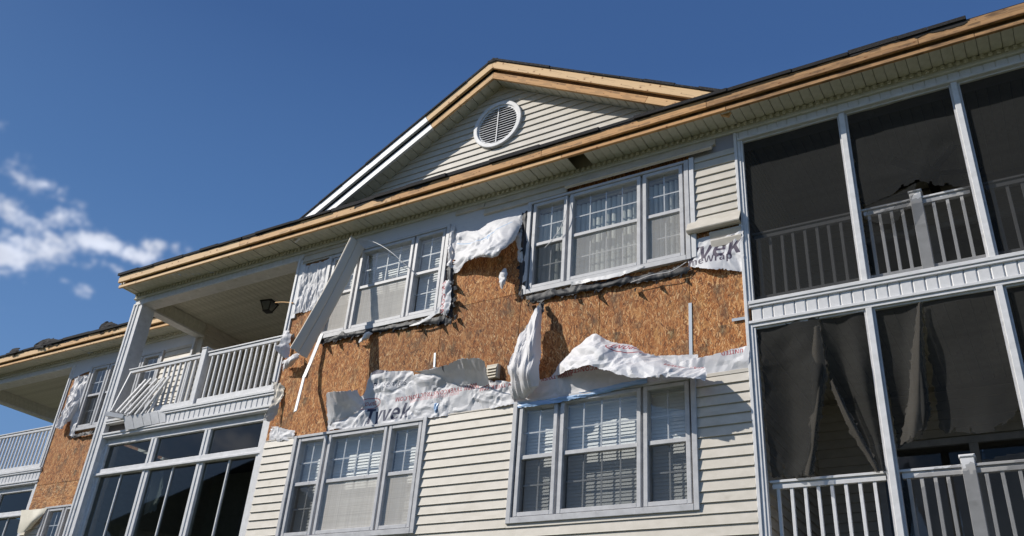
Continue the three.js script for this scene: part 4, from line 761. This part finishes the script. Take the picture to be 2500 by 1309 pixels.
scrap([[[1082, 690, .05], [1092, 684, .06], [1104, 688, .06]], [[1076, 720, .06], [1088, 716, .08], [1100, 720, .06]], [[1074, 748, .06], [1086, 750, .08], [1100, 746, .06]], [[1078, 766, .05], [1088, 770, .06], [1098, 764, .05]]], { seed: 79, mat: wrapMat(printTex(256, 256, [-7.3, -6.8, 7.0, 7.7], (c, to, text) => { text('TYVEK.COM', 1089, 712, 0.10, RED, { rot: 1.45 }); })), uv: [-7.3, -6.8, 7.0, 7.7] }, 'curled wrap scrap with red print at upper window corner');
scrap([[[1004, 793, .06], [1030, 782, .10], [1060, 762, .11], [1072, 748, .09]], [[1000, 797, .06], [1028, 789, .10], [1058, 772, .11], [1074, 756, .09]]], { seed: 81, amp: 0.004, mat: M.white }, 'loose white trim strip curling from upper window sill');
scrap([[[888, 816, .05], [900, 811, .09], [910, 813, .06]], [[880, 826, .07], [890, 824, .11], [899, 825, .07]], [[872, 835, .05], [880, 836, .07], [887, 834, .05]]], { seed: 83, mat: M.white }, 'small white shred under upper window sill');

scrap([[[1392, 688, .06], [1450, 678, .065], [1510, 665, .07], [1572, 648, .06]], [[1394, 696, .06], [1452, 686, .075], [1512, 674, .08], [1572, 653, .06]]], { seed: 85, amp: 0.006, rag: 0.006, mat: M.white }, 'peeling white sill trim under the upper window beside cream siding');
scrap([[[1236, 545, .05], [1258, 540, .06], [1276, 548, .04]], [[1262, 600, .05], [1270, 598, .07], [1278, 604, .04]], [[1266, 640, .03], [1272, 642, .05], [1278, 640, .04]]], { seed: 87, nu: 20, nv: 50, amp: 0.02, freq: 18 }, 'thin frayed wrap tail between the billowing wrap and black flashing');

// black flashing at the upper windows
const flash = (rows, o, label) => asThing(sheet(rows, { nu: 110, nv: 14, amp: 0.012, freq: 10, rag: 0.03, rip: 0.5, ripEdges: 'b', mat: M.tape, lift: 0.006, ...o }), 'flashing_strip', label, 'flashing');
flash([[[780, 822, .03], [860, 808, .03], [940, 796, .03], [1020, 782, .03], [1090, 770, .03]], [[778, 832, .03], [860, 816, .05], [940, 803, .05], [1020, 789, .05], [1094, 778, .03]], [[784, 840, .02], [862, 823, .03], [942, 809, .03], [1022, 795, .03], [1096, 790, .02]]], { seed: 91 }, 'ragged black flashing under the upper window behind hanging panel');
flash([[[1282, 722, .03], [1380, 704, .03], [1480, 686, .03], [1580, 668, .03], [1680, 650, .03]], [[1290, 732, .03], [1384, 714, .05], [1484, 695, .05], [1584, 678, .05], [1682, 660, .03]], [[1296, 738, .02], [1386, 722, .03], [1488, 703, .03], [1588, 686, .03], [1680, 668, .02]]], { seed: 93 }, 'ragged black flashing under the upper window beside siding patch');
flash([[[1274, 520, .03], [1282, 518, .05], [1292, 512, .03]], [[1272, 590, .03], [1280, 588, .06], [1288, 586, .03]], [[1268, 660, .03], [1278, 660, .05], [1284, 660, .03]], [[1266, 722, .02], [1274, 728, .04], [1280, 728, .03]]], { nu: 14, nv: 60, seed: 95 }, 'upright black flashing along the jamb between billowing wrap and window');
flash([[[1096, 640, .02], [1102, 640, .03], [1108, 640, .02]], [[1092, 700, .02], [1100, 700, .04], [1106, 705, .02]], [[1088, 770, .02], [1098, 772, .04], [1104, 775, .02]]], { nu: 12, nv: 50, seed: 97 }, 'upright black flashing at the jamb beside the curled scrap');
scrap([[[1100, 552, .05], [1106, 548, .06], [1112, 552, .04]], [[1096, 600, .05], [1101, 600, .07], [1107, 602, .04]], [[1092, 650, .05], [1098, 652, .07], [1104, 655, .04]]], { seed: 99, nu: 14, nv: 60, amp: 0.02, freq: 18 }, 'frayed white wrap edge running down the upper window jamb');
asThing(sheet([[[1253, 986, .03], [1340, 976, .035], [1430, 957, .04], [1520, 936, .04], [1580, 925, .03]], [[1256, 992, .03], [1342, 982, .045], [1432, 963, .05], [1522, 943, .05], [1582, 931, .03]], [[1258, 998, .03], [1344, 988, .04], [1434, 969, .04], [1524, 949, .04], [1584, 936, .03]]], { nu: 80, nv: 10, amp: 0.012, freq: 14, stretch: [0.3, 3], rag: 0.008, seed: 101, mat: M.blueTape, lift: 0.01 }), 'flashing_strip', 'shiny pale blue flashing tape along the head of lower window', 'flashing');
asThing(sheet([[[1060, 985, .03], [1068, 984, .05], [1072, 990, .03]], [[1054, 1000, .03], [1062, 1002, .05], [1068, 1003, .03]], [[1056, 1018, .02], [1062, 1020, .03], [1067, 1018, .02]]], { nu: 14, nv: 20, amp: 0.02, freq: 16, rag: 0.01, seed: 103, mat: M.blueTape, lift: 0.01 }), 'flashing_strip', 'crumpled blue tape on printed wrap above siding', 'flashing');

// small shards of flashing and wrap standing out from the torn edges
{
  const tips = [[1106, 700, 1128, 712], [1100, 742, 1122, 756], [1108, 772, 1118, 790], [1020, 792, 1015, 812], [962, 803, 952, 818], [1402, 724, 1410, 736], [1548, 706, 1556, 716], [1276, 610, 1262, 622], [1280, 690, 1268, 700], [1322, 742, 1334, 756], [790, 838, 782, 852], [712, 818, 724, 824], [1098, 690, 1118, 694], [1104, 730, 1126, 734], [1096, 782, 1106, 806], [1070, 786, 1066, 806], [860, 822, 850, 842], [820, 832, 816, 846], [1290, 740, 1284, 756], [1450, 712, 1452, 728], [1600, 690, 1604, 704], [1660, 672, 1668, 684], [1270, 560, 1254, 566], [1268, 650, 1252, 662]];
  for (const [u, v, a, b] of tips) {
    const p = px(u, v, 0.03), q = px(u + 7, v - 5, 0.04), w = px(u + 2, v + 9, 0.03), t = px((u + a) / 2, (v + b) / 2, rnd(0.06, 0.13)), m = t.clone().lerp(p, 0.5).add(new THREE.Vector3(0.01, 0.015, 0.012));
    const g = new THREE.BufferGeometry(); g.setAttribute('position', new THREE.Float32BufferAttribute([p, w, m, w, t, m, p, m, q, q, m, t].flatMap((k) => k.toArray()), 3)); g.computeVertexNormals(); planarUV(g);
    const me = new THREE.Mesh(g, M.tape); me.castShadow = true; asThing(me, 'flashing_shard', 'small black flashing shard sticking out at the torn edges by upper windows', 'flashing', 'flashing shards at the torn edges');
  }
}
// the long panel hanging off the wall, its foot swung out
{
  const t = thing('fallen_cladding', 'long grey folded cladding panel hanging across the upper window', 'cladding panel');
  const rows = [], lp = (a, b, f) => a + (b - a) * f, cols = [[0, -0.035], [0.015, 0.004], [0.44, 0.012], [0.48, -0.012], [0.53, 0.010], [0.97, 0.004], [1, -0.025]];
  for (let r = 0; r <= 8; r++) { const f = r / 8, bow = Math.sin(f * Math.PI), tw = (f > 0.85 ? (f - 0.85) * 0.5 : 0); rows.push(cols.map(([k, d]) => [lp(lp(858, 708, f), lp(890, 748, f), k) + bow * 4, lp(lp(577, 851, f), lp(606, 874, f), k) + (k - 0.5) * tw * 40, lp(lp(0.235, 0.86, f), lp(0.06, 0.62, f), k) + d + bow * 0.02])); }
  const m = sheet(rows, { nu: 42, nv: 70, amp: 0.005, freq: 4, stretch: [1, 0.3], rag: 0.008, rip: 0.05, ripEdges: 'b', seed: 151, soft: true, free: true, mat: M.panel }); m.name = 'cladding_face'; t.add(m);
}
{ // loose corner trim
  const t = thing('trim_strip', 'narrow white trim strip dangling beside the foot of hanging panel', 'trim strip');
  const p = [px(786, 815, 0.05), px(758, 885, 0.10), px(742, 922, 0.16), px(721, 1005, 0.36)];
  part(t, 'trim_upper', [bar(p[0], p[1], 0.07, 0.012), bar(p[1], p[2], 0.065, 0.012)], M.frame); part(t, 'trim_lower', [bar(p[2], p[3], 0.05, 0.016)], M.white);
}
{ // wire and strings
  const tube = (pts, r, mat, name, label, cat2) => { const c = new THREE.CatmullRomCurve3(pts); asThing(new THREE.Mesh(new THREE.TubeGeometry(c, 40, r, 6), mat), name, label, cat2); };
  tube([px(878, 582, 0.08), px(915, 592, 0.16), px(950, 612, 0.20), px(985, 642, 0.16), px(1018, 673, 0.06)], 0.006, M.white, 'hanging_wire', 'thin white wire looping over upper window from panel top', 'wire');
  tube([px(1384, 480, 0.06), px(1382, 520, 0.09), px(1368, 556, 0.09), px(1350, 584, 0.07), px(1330, 605, 0.06)], 0.005, M.white, 'hanging_wire', 'white string hanging across narrow pane of upper window', 'wire');
  tube([px(1676, 640, 0.08), px(1640, 662, 0.10), px(1590, 672, 0.10), px(1540, 690, 0.08)], 0.005, M.white, 'hanging_wire', 'white strand drooping along the sill of upper window beside siding', 'wire');
  tube([px(672, 739, -0.05), px(690, 738, 0.0), px(716, 740, 0.04)], 0.009, M.pine[1], 'wood_splinter', 'thin pale splinter sticking out of the open porch jamb', 'splinter');
}
// knocked-out railing leaning over the floor edge
{
  const t = thing('broken_railing', 'broken white railing section leaning out over the open porch edge', 'railing');
  part(t, 'bottom_rail', bar(px(260, 1011, 0.22), px(303, 1018, 0.10), 0.075, 0.07), M.white);
  for (const [u0, v0, u1, v1, z0, z1] of [[272, 1004, 320, 911, .12, 0], [284, 1006, 357, 927, .14, .02], [294, 1008, 370, 924, .14, .03], [305, 1010, 384, 925, .13, .04], [316, 1012, 398, 923, .12, .05], [330, 1013, 402, 923, .10, .05], [345, 1012, 414, 920, .08, .06], [361, 1010, 396, 950, .05, 0.02]]) part(t, 'baluster', bar(px(u0, v0, z0), px(u1, v1, z1), 0.034), M.white);
}
{ // sprung floor-edge cladding
  const t = thing('loose_cladding', 'bent run of grey edge cladding sprung from the open porch floor', 'cladding panel');
  const top = [[301, 1017], [322, 1014], [345, 1011], [365, 1008], [385, 1004], [404, 1001]], bot = [[306, 1050], [328, 1047], [352, 1040], [371, 1037], [390, 1033], [405, 1030]], zz = [.12, .10, .085, .07, .05, .03];
  for (let i = 0; i < 5; i++) {
    const q = [px(top[i][0], top[i][1], zz[i]), px(top[i + 1][0] - 1, top[i + 1][1], zz[i + 1]), px(bot[i + 1][0] - 1, bot[i + 1][1], zz[i + 1] * 0.5), px(bot[i][0], bot[i][1], zz[i] * 0.5)];
    const g = new THREE.BufferGeometry(), pos = [], d = new THREE.Vector3(0, 0, -0.006); const B = q.map((v) => v.clone().add(d)); const quad = (A, Bq, C, D) => pos.push(...A.toArray(), ...D.toArray(), ...C.toArray(), ...A.toArray(), ...C.toArray(), ...Bq.toArray()); quad(...q); quad(B[1], B[0], B[3], B[2]); for (let k = 0; k < 4; k++) quad(q[k], B[k], B[(k + 1) % 4], q[(k + 1) % 4]);
    g.setAttribute('position', new THREE.Float32BufferAttribute(pos, 3)); g.computeVertexNormals(); part(t, 'edge_panel', planarUV(g), M.white);
  }
}
{ // fixings left on the strand board
  const vent = thing('dryer_vent', 'small beige louvred vent hood on strand board beside gathered wrap', 'vent');
  vent.position.set(-6.03, 6.05, 0);
  part(vent, 'hood', [chamferBox(-0.09, 0.09, -0.10, 0.10, 0.003, 0.07, 0.012)], M.beige);
  for (let i = 0; i < 4; i++) part(vent, 'louver', prism([[0.071, 0.06 - i * 0.042], [0.074, 0.062 - i * 0.042], [0.094, 0.028 - i * 0.042], [0.09, 0.026 - i * 0.042]], -0.075, 0.075), M.beige);
  const strap = (a, b, w, label) => asThing(new THREE.Mesh(bar(a, b, w, 0.006), M.metal), 'metal_strap', label, 'strap');
  strap(px(1685, 740, 0.006), px(1687, 876, 0.006), 0.04, 'grey metal strap upright on strand board near siding patch');
  strap(px(1062, 862, 0.006), px(1060, 897, 0.006), 0.03, 'short metal strap above the printed house wrap');
  strap(px(1787, 782, 0.02), px(1824, 776, 0.02), 0.035, 'dark metal bracket beside the screened porch floor edge');
}
{ // ceiling lantern of the open porch
  const t = thing('porch_light', 'black glass lantern on the open porch ceiling', 'ceiling light'); t.position.set(-12.24, 9.0, -1.34); t.rotation.y = 0.2;
  part(t, 'canopy', bx(-0.13, 0.13, -0.03, -0.008, -0.13, 0.13), M.bronze);
  const glow = std({ color: lin(0.25, 0.27, 0.27), roughness: 0.3, transparent: true, opacity: 0.55 });
  for (const [sx, sz] of [[-1, -1], [1, -1], [1, 1], [-1, 1]]) part(t, 'rib', bar(new THREE.Vector3(sx * 0.115, -0.03, sz * 0.115), new THREE.Vector3(sx * 0.06, -0.2, sz * 0.06), 0.014), M.bronze);
  part(t, 'base', bx(-0.07, 0.07, -0.215, -0.195, -0.07, 0.07), M.bronze);
  const g = new THREE.CylinderGeometry(0.15, 0.075, 0.16, 4, 1, true); g.rotateY(Math.PI / 4); g.translate(0, -0.115, 0); part(t, 'glass_shade', g, glow);
}
{ // ceiling fan in the upper screened porch
  const t = thing('ceiling_fan', 'dark ceiling fan behind the screen of upper porch', 'ceiling fan'); t.position.set(-0.62, 8.99, -1.75);
  part(t, 'rod', new THREE.CylinderGeometry(0.015, 0.015, 0.2, 10).translate(0, -0.1, 0), M.bronze);
  part(t, 'motor', new THREE.LatheGeometry([[0.02, -0.36], [0.08, -0.35], [0.12, -0.30], [0.12, -0.24], [0.06, -0.19], [0.02, -0.18]].map(([x, y]) => new THREE.Vector2(x, y)), 20), M.bronze);
  for (let i = 0; i < 5; i++) { const g = chamferBox(0.13, 0.62, -0.006, 0.006, -0.065, 0.06, 0.003); const m = part(t, 'blade', g, M.bronze); m.position.y = -0.27; m.rotation.set(0.2, i * Math.PI * 0.4 + 0.3, 0, 'YXZ'); }
}
// porch screens ---------------------------------------------------------------------------------------------------
const screenFlat = (x0, x1, y0, y1, label) => { const g = new THREE.PlaneGeometry(x1 - x0, y1 - y0, 16, 16), p = g.attributes.position; for (let i = 0; i < p.count; i++) p.setZ(i, 0.012 * fbm(p.getX(i) * 2 + x0, p.getY(i) * 2 + y0, 2, 3)); g.computeVertexNormals(); g.translate((x0 + x1) / 2, (y0 + y1) / 2, -0.05); asThing(new THREE.Mesh(g, M.mesh), 'porch_screen', label, 'screen'); };
screenFlat(-2.56, -1.40, 6.395, 8.68, 'intact dark insect screen of upper porch next to cream siding patch');
screenFlat(-0.05, 1.07, 6.395, 8.68, 'intact dark insect screen of upper porch beyond the torn bay');
screenFlat(-0.05, 1.07, 3.39, 6.05, 'dark insect screen of lower porch beyond the torn bay');
screenFlat(1.19, 2.3, 6.395, 8.68, 'upper porch screen next to the end bay'); screenFlat(2.42, 3.39, 6.395, 8.68, 'upper porch screen of the end bay');
screenFlat(1.19, 2.3, 3.39, 6.05, 'lower porch screen next to the end bay'); screenFlat(2.42, 3.39, 3.39, 6.05, 'lower porch screen of the end bay');
const torn = (rows, o, label) => asThing(sheet(rows, { nu: 40, nv: 40, amp: 0.012, freq: 3, rag: 0.02, rip: 0.12, ripEdges: 'b', mat: M.meshTorn, free: true, ...o }), 'porch_screen', label, 'screen');
torn([[[2060, 272, -.05], [2120, 257, -.05], [2190, 239, -.05], [2260, 221, -.05], [2322, 205, -.05]], [[2080, 370, -.05], [2142, 359, -.04], [2210, 347, -.03], [2280, 334, -.03], [2348, 320, -.05]], [[2106, 508, -.05], [2160, 484, -.03], [2228, 448, -.01], [2290, 452, -.02], [2376, 458, -.05]]], { seed: 3, mat: M.mesh }, 'upper porch screen torn off above the newel post');
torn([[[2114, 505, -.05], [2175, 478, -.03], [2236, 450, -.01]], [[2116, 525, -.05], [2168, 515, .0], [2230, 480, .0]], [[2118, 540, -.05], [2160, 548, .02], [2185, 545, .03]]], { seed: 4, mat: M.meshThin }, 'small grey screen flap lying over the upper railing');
torn([[[1846, 803, -.05], [1900, 795, -.05], [1960, 787, -.05], [2002, 781, -.05]], [[1862, 900, -.05], [1925, 893, -.10], [1990, 890, .04], [2022, 890, -.02]], [[1872, 1020, -.05], [1935, 1020, -.14], [1988, 1010, .05], [1998, 1005, -.02]], [[1882, 1165, -.06], [1935, 1166, -.10], [1965, 1166, .0], [1985, 1160, -.03]]], { seed: 5, amp: 0.03 }, 'draped lower porch screen hanging beside the siding corner');
torn([[[2002, 781, -.05], [2040, 774, -.05], [2080, 766, -.05], [2116, 760, -.05]], [[2022, 890, -.02], [2060, 890, -.10], [2100, 890, .03], [2132, 885, -.05]], [[2034, 950, .02], [2080, 990, -.08], [2120, 1000, .04], [2148, 1000, -.05]], [[2138, 1150, .02], [2148, 1152, -.04], [2158, 1152, .0], [2166, 1150, -.05]]], { seed: 6, amp: 0.03 }, 'lower porch screen pulled into a narrow tail above the railing');
torn([[[2134, 756, -.05], [2200, 744, -.05], [2238, 738, -.05], [2245, 736, -.05]], [[2150, 860, -.05], [2205, 850, -.08], [2240, 845, .06], [2250, 850, -.02]], [[2175, 980, -.05], [2215, 985, -.10], [2255, 985, .10], [2268, 980, .0]], [[2192, 1098, -.05], [2215, 1080, -.06], [2245, 1065, .08], [2275, 1012, .05]]], { seed: 7, amp: 0.025 }, 'split screen flap curling beside the middle post of lower porch');
torn([[[2252, 734, -.05], [2320, 722, -.05], [2390, 708, -.05], [2436, 700, -.05]], [[2272, 880, -.05], [2335, 868, -.04], [2405, 855, -.05], [2464, 845, -.05]], [[2296, 1055, -.03], [2350, 1055, .0], [2420, 1052, .02], [2494, 1000, -.05]]], { seed: 8 }, 'large lower porch screen torn off along its ragged bottom');

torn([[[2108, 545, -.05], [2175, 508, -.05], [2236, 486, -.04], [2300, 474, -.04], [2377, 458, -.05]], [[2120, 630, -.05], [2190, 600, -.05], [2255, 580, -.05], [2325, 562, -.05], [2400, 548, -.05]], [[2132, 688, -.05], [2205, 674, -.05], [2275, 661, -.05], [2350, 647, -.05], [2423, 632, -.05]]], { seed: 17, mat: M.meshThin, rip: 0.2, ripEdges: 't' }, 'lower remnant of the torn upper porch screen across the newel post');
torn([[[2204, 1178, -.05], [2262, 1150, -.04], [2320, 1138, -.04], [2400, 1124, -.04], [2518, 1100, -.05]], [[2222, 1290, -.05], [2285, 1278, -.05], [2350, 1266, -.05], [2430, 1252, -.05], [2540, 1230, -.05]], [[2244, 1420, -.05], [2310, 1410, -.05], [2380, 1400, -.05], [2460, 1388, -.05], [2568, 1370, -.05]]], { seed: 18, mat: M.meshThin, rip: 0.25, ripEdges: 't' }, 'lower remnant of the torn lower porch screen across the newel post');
// doubled folds of the torn lower screens catch the sun
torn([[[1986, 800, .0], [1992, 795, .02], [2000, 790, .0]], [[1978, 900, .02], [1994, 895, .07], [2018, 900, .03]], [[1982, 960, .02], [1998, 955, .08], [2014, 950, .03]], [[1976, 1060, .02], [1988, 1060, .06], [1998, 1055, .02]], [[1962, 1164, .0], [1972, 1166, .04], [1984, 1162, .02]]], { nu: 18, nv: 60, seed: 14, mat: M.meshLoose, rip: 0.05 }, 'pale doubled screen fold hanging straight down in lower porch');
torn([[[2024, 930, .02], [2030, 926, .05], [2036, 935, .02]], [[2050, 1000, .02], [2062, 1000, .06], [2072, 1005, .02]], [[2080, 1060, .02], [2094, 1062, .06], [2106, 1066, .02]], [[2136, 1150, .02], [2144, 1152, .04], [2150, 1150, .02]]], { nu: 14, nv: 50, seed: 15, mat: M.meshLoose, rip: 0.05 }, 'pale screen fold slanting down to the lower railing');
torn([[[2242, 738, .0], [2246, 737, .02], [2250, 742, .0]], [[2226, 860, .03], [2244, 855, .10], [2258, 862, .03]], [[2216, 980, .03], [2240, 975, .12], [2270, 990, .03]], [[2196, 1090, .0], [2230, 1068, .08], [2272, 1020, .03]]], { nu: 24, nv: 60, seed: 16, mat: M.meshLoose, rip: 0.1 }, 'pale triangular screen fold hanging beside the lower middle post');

// wing damage -----------------------------------------------------------------------------------------------------
const WZ = -1.54;
const wscrap = (rows, o, label) => { const m = sheet(rows.map((r) => r.map(([u, v, z]) => [u, v, z + WZ])), { nu: 40, nv: 40, amp: 0.02, freq: 10, rag: 0.014, mat: M.wrap, free: true, ...o }); return asThing(m, 'house_wrap', label, 'house wrap'); };
wscrap([[[183, 925, .02], [200, 918, .03], [217, 914, .02]], [[170, 965, .06], [186, 960, .10], [206, 950, .03]], [[152, 1005, .10], [172, 1000, .16], [196, 985, .03]], [[134, 1044, .14], [152, 1046, .16], [180, 1020, .04]]], { stretch: [1.6, 0.6], skew: 0.8, amp: 0.03, seed: 111 }, 'pleated white wrap sheet hanging from the wing jamb');
wscrap([[[176, 1010, .03], [188, 1000, .05], [198, 985, .03]], [[172, 1035, .03], [180, 1035, .05], [190, 1030, .03]], [[168, 1062, .03], [174, 1066, .05], [182, 1064, .03]]], { seed: 113 }, 'ragged wrap strip at the wing window jamb');
asThing(sheet([[[-18.36, 8.834, .005], [-17.4, 8.834, .005], [-16.4, 8.834, .005], [-15.26, 8.834, .005], [-14.43, 8.834, .005]], [[-18.36, 8.70, .005], [-17.4, 8.7, .006], [-16.4, 8.7, .005], [-15.26, 8.7, .005], [-14.43, 8.7, .005]], [[-18.36, 8.40, .005], [-17.72, 8.5, .006], [-16.4, 8.57, .005], [-15.26, 8.57, .005], [-14.43, 8.58, .005]]].map((r) => r.map(([x, y, z]) => [x, y, z + WZ])), { world: true, free: true, nu: 70, nv: 16, amp: 0.005, freq: 5, rag: 0, seed: 115, mat: M.wrap, lift: 0.006 }), 'house_wrap', 'smooth shaded wrap still fixed under the wing frieze', 'house wrap');
asThing(sheet([[[172, 1062, .03 + WZ], [205, 1056, .05 + WZ], [232, 1050, .03 + WZ]], [[174, 1070, .03 + WZ], [206, 1064, .06 + WZ], [232, 1058, .03 + WZ]]], { nu: 24, nv: 8, amp: 0.02, freq: 16, rag: 0.015, seed: 117, mat: M.tape, free: true }), 'flashing_strip', 'black flashing under the wing window', 'flashing');
asThing(sheet([[[52, 1246, .03 + WZ], [85, 1244, .10 + WZ], [116, 1239, .05 + WZ]], [[48, 1275, .10 + WZ], [75, 1272, .16 + WZ], [100, 1262, .08 + WZ]], [[42, 1302, .12 + WZ], [56, 1300, .14 + WZ], [76, 1290, .08 + WZ]]], { nu: 20, nv: 20, amp: 0.006, freq: 5, rag: 0.006, seed: 119, mat: M.beige, free: true }), 'loose_cladding', 'curled beige cladding sheet above the lower wing window', 'cladding panel');

for (const [u, v, w, h, lb] of [[265, 800, 26, 14, 'torn black roofing felt curling up beside the corner post'], [120, 838, 34, 12, 'rumpled black roofing felt lying on the wing eave'], [36, 858, 12, 9, 'small tuft of black felt at the wing roof edge']]) asThing(sheet([[[u - w, v + 6, -1.3], [u, v - h, -1.35], [u + w, v - 5, -1.3]], [[u - w, v + 11, -1.12], [u - 3, v - h * 0.4 + 2, -1.16], [u + w, v, -1.12]], [[u - w + 4, v + 15, -1.06], [u, v + 8, -1.05], [u + w - 3, v + 2, -1.06]]], { nu: 24, nv: 18, amp: 0.035, freq: 9, rag: 0.03, rip: 0.3, ripEdges: 'b', seed: u, free: true, mat: M.felt }), 'roofing_felt', lb, 'roofing felt');
// torn curtain inside the glazed porch
asThing(sheet([[[374, 1155, -.5], [390, 1150, -.55], [404, 1148, -.5]], [[362, 1205, -.5], [380, 1200, -.58], [395, 1198, -.5]], [[350, 1260, -.5], [366, 1252, -.56], [382, 1242, -.5]]], { nu: 24, nv: 30, amp: 0.02, freq: 8, stretch: [2, 0.4], rag: 0.02, seed: 121, mat: M.wrap, free: true }), 'curtain', 'torn white curtain inside the glazed porch', 'curtain');

// the block across the lawn, mirrored in the panes
{
  const t = thing('opposite_building', 'three storey apartment block across the lawn facing the damaged front', 'building'); t.position.set(-40, 0, 27); t.rotation.y = 0.75;
  part(t, 'wall', bx(-14, 14, 0, 9, -5, 5), M.siding);
  part(t, 'roof', (() => { const s = new THREE.Shape(); s.moveTo(-5.6, 8.9); s.lineTo(5.6, 8.9); s.lineTo(0, 12.6); s.closePath(); const g = new THREE.ExtrudeGeometry(s, { depth: 29, bevelEnabled: false }); g.translate(0, 0, -14.5); g.rotateY(Math.PI / 2); return planarUV(g); })(), M.shingle);
  const wg = chamferBox(-0.9, 0.9, -0.75, 0.75, -0.05, 0.05), pane = new THREE.PlaneGeometry(1.6, 1.3);
  for (let f = 0; f < 3; f++) for (let i = 0; i < 6; i++) { const m = part(t, 'window', wg, M.frame); m.position.set(-11.5 + i * 4.6, 1.7 + f * 3, -5.05); const q = part(m, 'pane', pane, M.tinted); q.rotation.y = Math.PI; q.position.z = -0.056; }
}
renderer.render(scene, camera);
